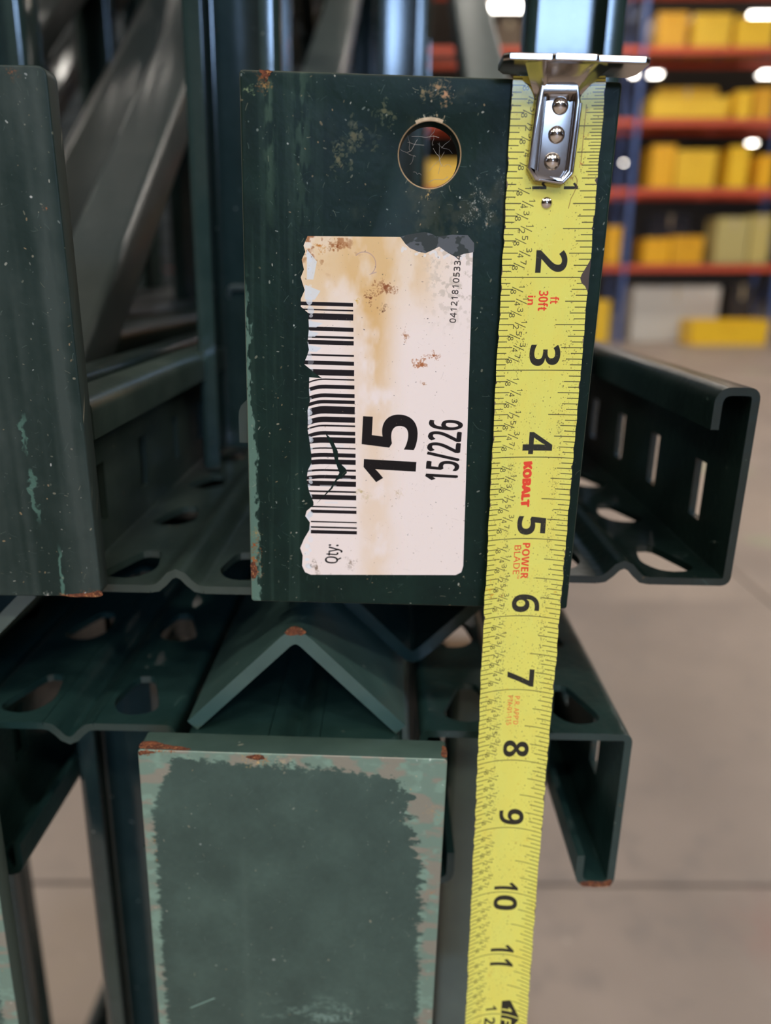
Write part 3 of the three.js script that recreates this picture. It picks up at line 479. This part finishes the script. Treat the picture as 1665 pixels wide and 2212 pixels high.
// ------------------------------------------------------------------ the measuring tape
{
  const IN = 25.4, WID = 25.4, HALF = 6.6, END = 13.15, kx = 18, ky = 2048 / (HALF * IN), cw = 1024, col = 512;
  const cv = canvasOf(cw, 2048), g = cv.getContext('2d'), rand = rng(15);
  const drawStrip = (s0) => {                      // millimetres: x across from the left edge, y along from s0
    const X = (v) => v, Y = (v) => (v - s0) * IN;
    g.fillStyle = '#ded866'; g.fillRect(-1.5, 0, 28.4, HALF * IN);
    for (let i = 0; i < 240; i++) { g.globalAlpha = 0.06; g.fillStyle = rand() < 0.6 ? '#dcc650' : '#d2da72'; g.beginPath(); g.ellipse(rand() * 25, rand() * HALF * IN, 1 + rand() * 3, 2 + rand() * 7, 0, 0, 6.3); g.fill(); }
    g.globalAlpha = 1;
    const ink = '#2e2c1c', tick = (x, len, y, w) => { g.fillStyle = ink; g.fillRect(x, y - w / 2, len, w); };
    for (let n = 1; n <= 13 * 16; n++) {
      const s = n / 16; if (s < s0 - 0.3 || s > s0 + HALF + 0.3) continue;
      const y = Y(s), q = n % 16, w = 0.2;
      if (q === 0) { if (s > 1.5) tick(-1, 28, y, 0.2); else { tick(-1, 5.4, y, w); tick(21, 6, y, w); } continue; }
      const l = q % 8 === 0 ? 4.4 : q % 4 === 0 ? 4.4 : q % 2 === 0 ? 3.7 : 2.7, r = q === 8 ? 8.6 : q % 4 === 0 ? 6.3 : q % 2 === 0 ? 4.7 : 3.4;
      tick(-1, l + 1, y, w); tick(WID - r, r + 1, y, w);
      if (s < 1) tick(WID - 2.8, 4, y + IN / 32, 0.15);
      if (q % 2 === 0) {
        const f = q === 8 ? [1, 2] : q % 4 === 0 ? [q / 4, 4] : [q / 2, 8], cx = f[1] === 8 ? 4.9 : 6.3;
        fitText(g, String(f[0]), cx + 1.25, y - 0.74, f[0] === 1 ? 0.5 : 1.1, 1.75, Math.PI / 2, '$ sans-serif', ink);
        fitText(g, String(f[1]), cx - 1.15, y + 0.66, 1.12, 1.75, Math.PI / 2, '$ sans-serif', ink);
        g.strokeStyle = ink; g.lineWidth = 0.17; g.beginPath(); g.moveTo(cx - 1.6, y - 0.6); g.lineTo(cx + 1.7, y + 0.75); g.stroke();
      }
    }
    const big = (t, s, cx, w, h, font = 'bold $ sans-serif', c = '#26241a') => fitText(g, t, cx, Y(s), w, h, Math.PI / 2, font, c);
    big('1', 1.075, 9.3, 1.7, 4); big('1', 1.075, 18.2, 1.7, 4);
    for (let n = 2; n <= 9; n++) big(String(n), n - (n === 7 ? 0.17 : 0.165), n < 4 ? 14.3 : 14.2, n === 4 ? 6.6 : 6, 9.2);
    big('1', 9.9, 14, 2.9, 9.2); big('0', 10.17, 14, 6, 9.2); big('1', 10.9, 14, 2.9, 9.2); big('1', 11.13, 14, 2.9, 9.2);
    big('1', 11.9, 11, 1.7, 4.6); big('2', 12.12, 10.6, 3.2, 4.6);
    // foot mark: dark arrow split by the foot line, 1 F left open in it
    g.fillStyle = '#26241a'; g.beginPath(); g.moveTo(15.2, Y(11.78)); g.lineTo(18.6, Y(11.74)); g.lineTo(22.6, Y(12)); g.lineTo(18.6, Y(12.27)); g.lineTo(15.2, Y(12.23)); g.fill();
    g.fillStyle = '#ded866'; g.fillRect(15, Y(12) - 0.25, 8, 0.5);
    big('1', 11.9, 17.4, 1.5, 4, 'bold $ sans-serif', '#ded866'); big('F', 12.11, 17.4, 2.4, 4, 'bold $ sans-serif', '#ded866');
    const red = '#e2452a';
    big('30ft', 2.245, 12.7, 5.4, 2.9, 'bold $ sans-serif', red); big('in', 2.24, 9.2, 2.5, 2.2, 'bold $ sans-serif', red); big('ft', 2.24, 16, 1.9, 2.6, 'bold $ sans-serif', red);
    for (const [a, b] of [[0, 0], [0.16, 0.16], [-0.16, -0.16], [0, 0.25], [0, -0.25]]) { g.save(); g.transform(1, -0.06, 0, 1, a, b + 0.7); big('KOBALT', 4.33, 11.7, 13.6, 2.55, 'bold $ sans-serif', red); g.restore(); }
    big('POWER', 5.285, 13.1, 11.6, 2.5, 'bold $ sans-serif', red); big('BLADE', 5.27, 10.3, 9.4, 2.2, '$ sans-serif', red); big('TM', 5.49, 11.1, 1.2, 0.7, '$ sans-serif', red);
    big("P.R. APP'D", 7.29, 13.6, 10, 1.8, '$ sans-serif', red); big('PTA-01-115', 7.29, 11.1, 10.4, 1.8, '$ sans-serif', red);
    // wear: grime specks, rubbed bands, chipped paint at the edges
    for (let i = 0; i < 9000; i++) {
      const y = rand() * HALF * IN, s = s0 + y / IN, x = rand() < 0.35 ? (rand() < 0.5 ? 6.6 + (rand() - 0.5) * 2.4 : 20.6 + (rand() - 0.5) * 2) : rand() * WID;
      const dens = 0.18 + step(2.2, 3.2, s) * 0.95 * step(0.38, 0.62, fbm(x / 5, y / 9, 44 + Math.round(s0), 3)) + step(6.1, 6.4, s) * step(7, 6.7, s) * 0.4;
      if (rand() > dens * (s > 8.2 ? 0.35 : 1)) continue;
      g.globalAlpha = 0.3 + 0.5 * rand(); g.fillStyle = rand() < 0.55 ? '#4a4528' : '#8a7a34'; const r = 0.035 + 0.13 * rand() ** 2.4; g.beginPath(); g.ellipse(x, y, r * 1.5, r, rand() * 3, 0, 6.3); g.fill();
    }
    g.globalAlpha = 0.2; g.strokeStyle = '#f1efb4'; g.lineWidth = 0.12; for (let i = 0; i < 200; i++) { const x = rand() * WID, y = rand() * HALF * IN; g.beginPath(); g.moveTo(x, y); g.lineTo(x + 1.2 * rand(), y + 0.5 * rand()); g.stroke(); }
    for (let i = 0; i < 30; i++) spot(g, rand() * WID, rand() * HALF * IN, 1 + 2 * rand(), ['#c39a2c', '#b98f30', '#a8843a'][i % 3], rand, 5, 0.16);
    g.globalAlpha = 1;
    for (let i = 0; i < 130; i++) { const y = rand() * HALF * IN, left = rand() < 0.55; g.fillStyle = rand() < 0.7 ? '#4c3f38' : '#7b6a58'; g.beginPath(); g.ellipse(left ? -0.1 : WID + 0.1, y, 0.12 + 0.35 * rand() ** 2, 0.3 + 1.1 * rand(), 0, 0, 6.3); g.fill(); }
    if (s0 === 0) {
      g.fillStyle = '#4d423c'; g.beginPath(); g.moveTo(26, Y(1.74)); g.lineTo(25, Y(1.84)); g.lineTo(24.2, Y(1.9)); g.lineTo(23.2, Y(1.97)); g.lineTo(22.9, Y(2.01)); g.lineTo(23.4, Y(2.06)); g.lineTo(24.4, Y(2.09)); g.lineTo(26, Y(2.2)); g.fill();
      g.beginPath(); g.moveTo(26, Y(0.97)); g.lineTo(24.6, Y(1.02)); g.lineTo(26, Y(1.1)); g.fill();
      for (const [x, s, r, c] of [[17.6, 0.98, 1.1, '#b8741e'], [18.4, 1.0, 0.7, '#8a4f1c'], [20.4, 0.86, 0.8, '#b4632a'], [20.6, 0.6, 0.5, '#a5682f'], [21, 0.35, 0.6, '#b98a36'], [1.2, 5.62, 1.4, '#d9a828'], [2.4, 5.7, 1.6, '#d0a23a'], [1.4, 5.5, 1.2, '#c99a30']]) spot(g, x, Y(s), r, c, rand, 22, 0.5);
      g.strokeStyle = '#6a3c1c'; g.lineWidth = 0.16; g.globalAlpha = 0.8; g.beginPath(); g.moveTo(20.6, Y(0.3)); g.lineTo(20.4, Y(0.84)); g.moveTo(19, Y(0.98)); g.bezierCurveTo(20.4, Y(1.02), 19.6, Y(1.12), 18.4, Y(1.2)); g.lineTo(17.9, Y(1.3)); g.stroke(); g.globalAlpha = 1;
    }
  };
  for (const [i, s0] of [[0, 0], [1, HALF]]) { g.save(); g.beginPath(); g.rect(i * col, 0, col, 2048); g.clip(); g.translate(i * col + 24, 0); g.scale(kx, ky); drawStrip(s0); g.restore(); }
  const bumpC = paintPixels(512, 1024, (x, y) => { const v = 128 + 70 * (fbm(x / 5, y / 5, 57, 2) - 0.5); return [v, v, v]; });
  const bladeM = new THREE.MeshPhysicalMaterial({ map: texture(cv), bumpMap: texture(bumpC, false), bumpScale: 0.00012, roughness: 0.5, specularIntensity: 0.4, clearcoat: 0.4, clearcoatRoughness: 0.1 });
  const tape = thing('measuring_tape', 'yellow steel measuring tape hooked over the plate and hanging down its right side', 'tape measure', [43.4 * MM, EYE + 50.9 * MM, -222.2 * MM]);
  const sag = (s) => 0.35 + 2.5 * step(1.6, 6.5, s) + 0.5 * step(8, 12, s), lean = (s) => 0.34 * s + 0.074 * s * s;
  const at = (s, u, off) => { const q = u / (WID / 2), wear = Math.abs(q) > 0.99 ? (vnoise(s * 9, q * 5 + 9, 61) - 0.6) * 0.7 : 0, half = 12.15 - 0.14 * sag(s) - 0.06 * s * step(6, 9, s) + wear * 0.5; return [q * half + 0.7 - 0.46 * s, -s * IN, lean(s) - sag(s) + 0.25 + sag(s) * q * q * 1.0 + off]; };
  const pos = [], uv = [], idx = [], nu = 16, ns = 120;
  const sheet = (s0, s1, i, off, flip) => {
    const base = pos.length / 3;
    for (let a = 0; a <= ns; a++) for (let b = 0; b <= nu; b++) { const s = s0 + (s1 - s0) * a / ns, u = (b / nu - 0.5) * WID; pos.push(...at(s, u, off)); uv.push((i * col + 24 + (u + WID / 2) * kx) / cw, 1 - (s - i * HALF) / HALF); }
    for (let a = 0; a < ns; a++) for (let b = 0; b < nu; b++) { const p = base + a * (nu + 1) + b, q = p + nu + 1; if (flip) idx.push(p, p + 1, q, p + 1, q + 1, q); else idx.push(p, q, p + 1, p + 1, q, q + 1); }
    return base;
  };
  for (const [a, b, i] of [[0.04, HALF - 0.002, 0], [HALF - 0.002, END, 1]]) {
    const f = sheet(a, b, i, 0, false), k = sheet(a, b, i, -0.2, true);
    for (const side of [0, nu]) for (let r = 0; r < ns; r++) { const p = f + r * (nu + 1) + side, q = p + nu + 1, p2 = k + r * (nu + 1) + side, q2 = p2 + nu + 1; if (side) idx.push(p, q, p2, q, q2, p2); else idx.push(p, p2, q, q, p2, q2); }
  }
  const bg = new THREE.BufferGeometry(); bg.setAttribute('position', new THREE.Float32BufferAttribute(pos, 3)); bg.setAttribute('uv', new THREE.Float32BufferAttribute(uv, 2)); bg.setIndex(idx);
  bg.scale(MM, MM, MM); const bladeG = toCreasedNormals(bg, 0.6);
  mesh('blade', bladeG, bladeM, tape, 'yellow blade printed with inches from 1 to 12');
  // the hook: flat cross plate, ribbed shank, three rivets
  const hook = new THREE.Group(); hook.name = 'hook'; hook.userData.label = 'nickel plated hook with three rivets'; tape.add(hook);
  const body = new THREE.Shape([[-4.4, -3.2], [-5.4, -6.4], [-6.1, -14], [-6.9, -23.2], [-4.8, -26.3], [2.4, -27.3], [4.8, -24.8], [5.6, -16], [6, -7.4], [5.2, -3.2]].map(([x, y]) => new THREE.Vector2(x, y)));
  const inner = [[-3.4, -5.6], [-3.4, -6.5], [-3.9, -15], [-4.4, -24.2], [-3.4, -25.4], [2.3, -25.6], [3.6, -23.7], [4.2, -15], [4.6, -7], [4.4, -5.6]];
  const rim = body.clone(); rim.holes.push(new THREE.Path(inner.map(([x, y]) => new THREE.Vector2(x, y))));
  const ext = (s, d, bv) => toCreasedNormals(new THREE.ExtrudeGeometry(s, { depth: d, bevelEnabled: true, bevelSize: bv, bevelThickness: bv, bevelSegments: 3, bevelOffset: -bv }), 0.5);
  const z0 = 0.55;
  const floorG = ext(body, 0.5, 0.2); floorG.translate(0, 0, z0);
  const rimG = ext(rim, 1.1, 0.55); rimG.translate(0, 0, z0 + 0.9);
  const ribs = [];
  for (const line of [[[-4.7, -6.6], [-5.5, -15], [-6.1, -23], [-4.4, -25.6], [-3.6, -26.2]], [[-3.2, -6.4], [-3.8, -15], [-4.3, -24], [-3.3, -25.5], [2.2, -26]], [[5.5, -8], [4.9, -16], [4.3, -24.2], [3.4, -25.6]], [[6, -7.8], [5.5, -16], [4.9, -24.4], [2.6, -26.8]]])
    ribs.push(new THREE.TubeGeometry(new THREE.CatmullRomCurve3(line.map(([x, y]) => new THREE.Vector3(x, y, z0 + 2.1)), false, 'catmullrom', 0.1), 40, 0.42, 8));
  const shankG = join([floorG, rimG, ...ribs]); shankG.scale(MM, MM, MM); mesh('shank', shankG, M.chrome, hook);
  // the sheet flares forward and outward from the shank to the cross plate
  const P = [], nr = 14, nc = 28, pt = (i, k, off) => {
    const t = i / nr, q = k / nc * 2 - 1, y = -7 + 7.5 * t, w = t ** 1.5, xl = -5.3 - 4.2 * w, xr = 5.9 + 7.6 * w, a = Math.abs(q), x = xl + (xr - xl) * (q + 1) / 2;
    const ridge = Math.exp(-(((a - 0.62) / 0.12) ** 2)) * 1.1, wing = a > 0.7 ? -(a - 0.7) * 11 * t : 0;
    return [x, y, z0 + 0.7 + ridge + wing * (1 - 0.6 * t) + 7.6 * t ** 2.4 + off];
  };
  for (const off of [0, -0.5]) for (let i = 0; i < nr; i++) for (let k = 0; k < nc; k++) { const A = pt(i, k, off), B = pt(i, k + 1, off), C = pt(i + 1, k, off), D = pt(i + 1, k + 1, off); if (off) P.push(...A, ...C, ...B, ...B, ...C, ...D); else P.push(...A, ...B, ...C, ...B, ...D, ...C); }
  const gg = new THREE.BufferGeometry(); gg.setAttribute('position', new THREE.Float32BufferAttribute(P, 3)); gg.setAttribute('uv', new THREE.Float32BufferAttribute(new Float32Array(P.length / 3 * 2), 2));
  const gusG = toCreasedNormals(gg, 0.7); gusG.scale(MM, MM, MM); mesh('gusset', gusG, M.chrome, hook);
  const top = new THREE.Shape([[-13.6, 0], [-15.2, -1.2], [-15.2, -11], [-13.6, -14.5], [19.6, -14.5], [21.2, -11], [21.2, -1.2], [19.8, 0], [8.4, 0], [7.4, 0.7], [-2.4, 0.7], [-3.4, 0]].map(([x, y]) => new THREE.Vector2(x, y)));
  const topG = ext(top, 0.9, 0.4); topG.rotateX(-Math.PI / 2); topG.applyMatrix4(new THREE.Matrix4().makeScale(1, 1, -1));
  { const p = topG.attributes.position.array; for (let i = 0; i < p.length; i += 9) for (let c = 0; c < 3; c++) { const q = p[i + 3 + c]; p[i + 3 + c] = p[i + 6 + c]; p[i + 6 + c] = q; } topG.computeVertexNormals(); }
  topG.scale(MM, MM, MM); const cross = mesh('cross_plate', topG, M.chrome, hook); cross.position.set(0, 0.5 * MM, 9.5 * MM); cross.rotation.z = R(-1.66);
  const dome = new THREE.LatheGeometry([[0, 1.25], [0.7, 1.18], [1.4, 0.9], [1.95, 0.45], [2.2, 0.02], [2.25, -0.5]].map(([x, y]) => new THREE.Vector2(x, y)), 28); dome.rotateX(Math.PI / 2); dome.scale(MM, MM, MM);
  for (const [x, y] of [[1, -8.2], [0.5, -15], [-0.2, -21.4]]) { const r = mesh('rivet', dome, M.rivet, hook); r.position.set(x * MM, y * MM, 1.3 * MM); }
  const small = mesh('rivet', dome, M.rivet, tape); small.scale.setScalar(0.72); small.position.set(-0.9 * MM, -31.6 * MM, 0.45 * MM);
}

// ------------------------------------------------------------------ the loaded racks across the floor
const view = (() => { camera.updateMatrixWorld(true); const f = 1106 / Math.tan(R(67.674 / 2)); return (px, py, d) => { const v = new THREE.Vector3(px - 832.5, 1106 - py, -f).applyQuaternion(camera.quaternion); return v.multiplyScalar(-d / v.z).add(camera.position); }; })();
{
  const ZF = -17.6, DEEP = 1.07, XS = [-4.95, -1.58, 1.79, 5.16, 8.53, 11.9], LEV = [1.6, 3.15, 4.49, 5.81, 7.1];
  const pp = strip(roundPath([[-0.03, -0.07], [-0.05, -0.07], [-0.05, 0], [0.05, 0], [0.05, -0.07], [0.03, -0.07]], 0.006, 3), 0.004), pg = (() => { const g = extrudeZ(pp, 7.6); g.rotateX(Math.PI / 2); return g; })();
  for (const [i, x] of XS.entries()) {
    const t = thing('rack_upright', ['blue rack upright hidden at the far left of the racks', 'blue rack upright left of the opening in the racks', 'blue rack upright seen just past the green braces', 'tall blue rack upright right of the tape, left of the white crate', 'blue rack upright at the right edge beside the yellow bin', 'blue rack upright beyond the right edge'][i], 'rack', [x, 0, ZF]);
    for (const z of [0, -DEEP]) { const p = mesh('post', pg, M.blueSteel, t); p.position.set(0, 0.01, z); }
    for (let k = 0; k < 6; k++) { const b = mesh('brace', box(0.04, 0.05, DEEP * 0.98, 0, 0.35 + k * 1.25, -DEEP / 2), M.blueSteel, t); b.name = numbered('brace'); }
    for (let k = 0; k < 5; k++) { const L = Math.hypot(1.2, DEEP - 0.06), b = mesh('diagonal_brace', box(0.035, 0.045, L), M.blueSteel, t); b.position.set(0, 0.98 + k * 1.25, -DEEP / 2); b.rotation.x = (k % 2 ? 1 : -1) * Math.atan2(1.2, DEEP - 0.06); }
    mesh('foot_plate', box(0.16, 0.01, 0.14, 0, 0.005, 0), M.blueSteel, t); mesh('foot_plate', box(0.16, 0.01, 0.14, 0, 0.005, -DEEP), M.blueSteel, t);
  }
  const word = ['first', 'second', 'third', 'fourth', 'fifth'], bays = ['bay hidden left of the green frames', 'bay behind the green frames', 'bay left of the hook', 'bay right of the tape', 'bay at the right edge'];
  const bprof = roundPath([[0.025, -0.06], [0.025, 0.06], [-0.025, 0.06], [-0.025, -0.06]], 0.008, 3), bshape = new THREE.Shape(bprof);
  for (let b = 0; b < XS.length - 1; b++) for (const [l, y] of LEV.entries()) {
    const len = XS[b + 1] - XS[b] - 0.11, cx = (XS[b] + XS[b + 1]) / 2;
    for (const [side, z] of [['front', 0.01], ['rear', -DEEP - 0.01]]) {
      const t = thing('rack_beam', `red ${side} beam of the ${word[l]} rack level, ${bays[b]}`, 'beam', [cx, y, ZF + z]);
      const g = extrudeZ(bshape, len); g.rotateY(Math.PI / 2); g.translate(len / 2 - 0 , 0, 0); g.computeBoundingBox(); g.translate(-(g.boundingBox.min.x + g.boundingBox.max.x) / 2, 0, 0);
      mesh('beam_tube', g, M.redBeam, t); for (const s of [-1, 1]) mesh('end_plate', box(0.008, 0.2, 0.05, s * (len / 2 + 0.004), -0.02, 0.0), M.redBeam, t);
    }
    const d = thing('rack_deck', `grey mesh deck on the ${word[l]} rack level, ${bays[b]}`, 'deck', [cx, y + 0.06, ZF - DEEP / 2]);
    const wires = []; for (let k = 0; k < 17; k++) wires.push(box(0.012, 0.012, DEEP, -len / 2 + 0.02 + k * (len - 0.04) / 16, 0.006, 0)); for (let k = 0; k < 6; k++) wires.push(box(len, 0.01, 0.012, 0, 0.017, -DEEP / 2 + 0.03 + k * (DEEP - 0.06) / 5));
    mesh('wire_mesh', join(wires), plastic(0x77736d, 0.5), d).userData.kind = 'stuff';
  }
  const yel = [0xf4b61e, 0xf0c32e, 0xf6c728, 0xe6aa20];
  function tote(label, x0, x1, y0, h, z, color, group, depth = 0.8, tilt = 0) {
    const w = x1 - x0, t = thing('plastic_bin', label, 'bin', [(x0 + x1) / 2, y0, z], group), mtl = plastic(color, 0.4);
    const wall = (ww, d, s) => { const q = new THREE.Shape([[-ww / 2 * 0.94, 0], [ww / 2 * 0.94, 0], [ww / 2, h], [-ww / 2, h]].map((v) => new THREE.Vector2(...v))); const e = new THREE.ExtrudeGeometry(q, { depth: 0.012, bevelEnabled: true, bevelSize: 0.006, bevelThickness: 0.006, bevelSegments: 2 }); e.translate(0, 0, d); if (s) e.rotateY(s); return metreUV(e); };
    mesh('bin_body', join([wall(w, depth / 2 - 0.01), wall(w, -depth / 2), wall(depth, w / 2 - 0.012, Math.PI / 2), wall(depth, w / 2 - 0.012, -Math.PI / 2), box(w * 0.94, 0.015, depth * 0.94, 0, 0.01, 0)]), mtl, t);
    mesh('rim', join([box(w + 0.05, 0.035, 0.035, 0, h, depth / 2), box(w + 0.05, 0.035, 0.035, 0, h, -depth / 2), box(0.035, 0.035, depth, w / 2, h, 0), box(0.035, 0.035, depth, -w / 2, h, 0)]), mtl, t);
    mesh('handle', box(Math.min(0.3, w * 0.4), 0.05, 0.03, 0, h * 0.78, depth / 2 + 0.01), mtl, t);
    t.rotation.z = tilt; return t;
  }
  function carton(label, x0, x1, y0, h, z, color, group, depth = 0.8) {
    const w = x1 - x0, t = thing('carton', label, 'box', [(x0 + x1) / 2, y0, z], group);
    const g = new RoundedBoxGeometry(w, h, depth, 2, 0.015); g.translate(0, h / 2, 0); mesh('box_body', metreUV(g), plastic(color, 0.75), t);
    mesh('lid_flap', join([box(w * 0.995, 0.006, depth * 0.49, 0, h + 0.003, depth * 0.25), box(w * 0.995, 0.006, depth * 0.49, 0, h + 0.003, -depth * 0.25)]), plastic(color, 0.75), t);
    mesh('tape_strip', join([box(0.06, 0.008, depth, 0, h + 0.005, 0), box(0.06, h * 0.25, 0.004, 0, h * 0.875, depth / 2 + 0.002)]), plastic(0xb9a988, 0.4), t); return t;
  }
  const base = [0.002, ...LEV.map((y) => y + 0.098)], zc = ZF - 0.5;
  // [kind, level, px left, px right, height m, colour index or hex, label, dz]
  const items = [
    ['c', 0, 1350, 1530, 1.2, 0xc9c4ba, 'large white crate on the floor under the racks', -0.14], ['t', 0, 1478, 1640, 0.5, 2, 'long yellow bin on the floor in front of the white crate', 0.72],
    ['c', 0, 1552, 1600, 1.25, 0x2a2523, 'tall black box standing right of the white crate', 0], ['t', 0, 1262, 1302, 0.9, 1, 'yellow bin on the floor left of the blue upright', 0.1],
    ['t', 1, 1378, 1432, 0.5, 0, 'orange yellow bin on the first shelf, left of a pair', 0.12], ['t', 1, 1436, 1500, 0.55, 3, 'amber bin on the first shelf, right of a pair', 0.12],
    ['c', 1, 1385, 1470, 1.05, 0x23252e, 'dark bundled load behind the amber bins on the first shelf', -0.62], ['c', 1, 1526, 1594, 0.95, 0xbcae6e, 'pale straw coloured box on the first shelf', 0], ['c', 1, 1598, 1640, 1.0, 0xc6b46a, 'pale straw box at the right end of the first shelf', 0], ['t', 1, 1296, 1326, 0.75, 0, 'yellow bin on the first shelf left of the upright', 0],
    ['t', 2, 1392, 1438, 0.8, 0, 'orange yellow bin on the second shelf beside the upright', 0.1], ['t', 2, 1442, 1526, 0.72, 1, 'wide yellow bin on the second shelf', 0], ['t', 2, 1556, 1594, 0.78, 2, 'narrow yellow bin in the middle of the second shelf', 0.05], ['t', 2, 1617, 1647, 0.62, 0, 'short amber bin at the right of the second shelf', 0],
    ['t', 3, 1392, 1556, 0.36, 1, 'wide low yellow bin on the third shelf', 0.14], ['c', 3, 1404, 1530, 0.7, 0xcfa62c, 'mustard box behind the low bin on the third shelf', -0.62], ['t', 3, 1572, 1603, 0.5, 2, 'small yellow bin on the third shelf', 0], ['t', 3, 1612, 1648, 0.55, 3, 'amber bin at the right of the third shelf', 0],
    ['t', 4, 1406, 1466, 0.6, 3, 'amber bin at the left of the fourth shelf', 0], ['t', 4, 1482, 1560, 0.58, 1, 'yellow bin in the middle of the fourth shelf', 0], ['t', 4, 1572, 1650, 0.52, 2, 'yellow bin at the right of the fourth shelf', 0],
    ['t', 1, 1090, 1180, 0.7, 1, 'yellow bin on the first shelf of the bay left of the hook', 0], ['t', 2, 922, 1010, 0.52, 1, 'yellow bin seen through the bolt hole', 0], ['t', 3, 940, 1000, 0.6, 0, 'yellow bin on the third shelf seen between the green braces', 0], ['c', 4, 1066, 1120, 0.55, 0x6a5a48, 'brown box on the fourth shelf left of the hook', -0.2], ['c', 3, 1060, 1130, 0.7, 0x8a5f3a, 'brown box on the third shelf left of the hook', -0.1], ['c', 2, 1052, 1110, 0.7, 0x9a7a52, 'tan box on the second shelf left of the hook', 0],
  ];
  const bayTop = [735, 575, 410, 260, 105];
  for (const [kind, l, a, b, h, col, label, dz] of items) {
    const z = zc + dz, py = bayTop[l], x0 = view(a, py, -z).x, x1 = view(b, py, -z).x;
    if (kind === 't') tote(label, x0, x1, base[l], h, z, yel[col], undefined, 0.7); else carton(label, x0, x1, base[l], h, z, col, undefined, 0.7);
  }
}

renderer.render(scene, camera);
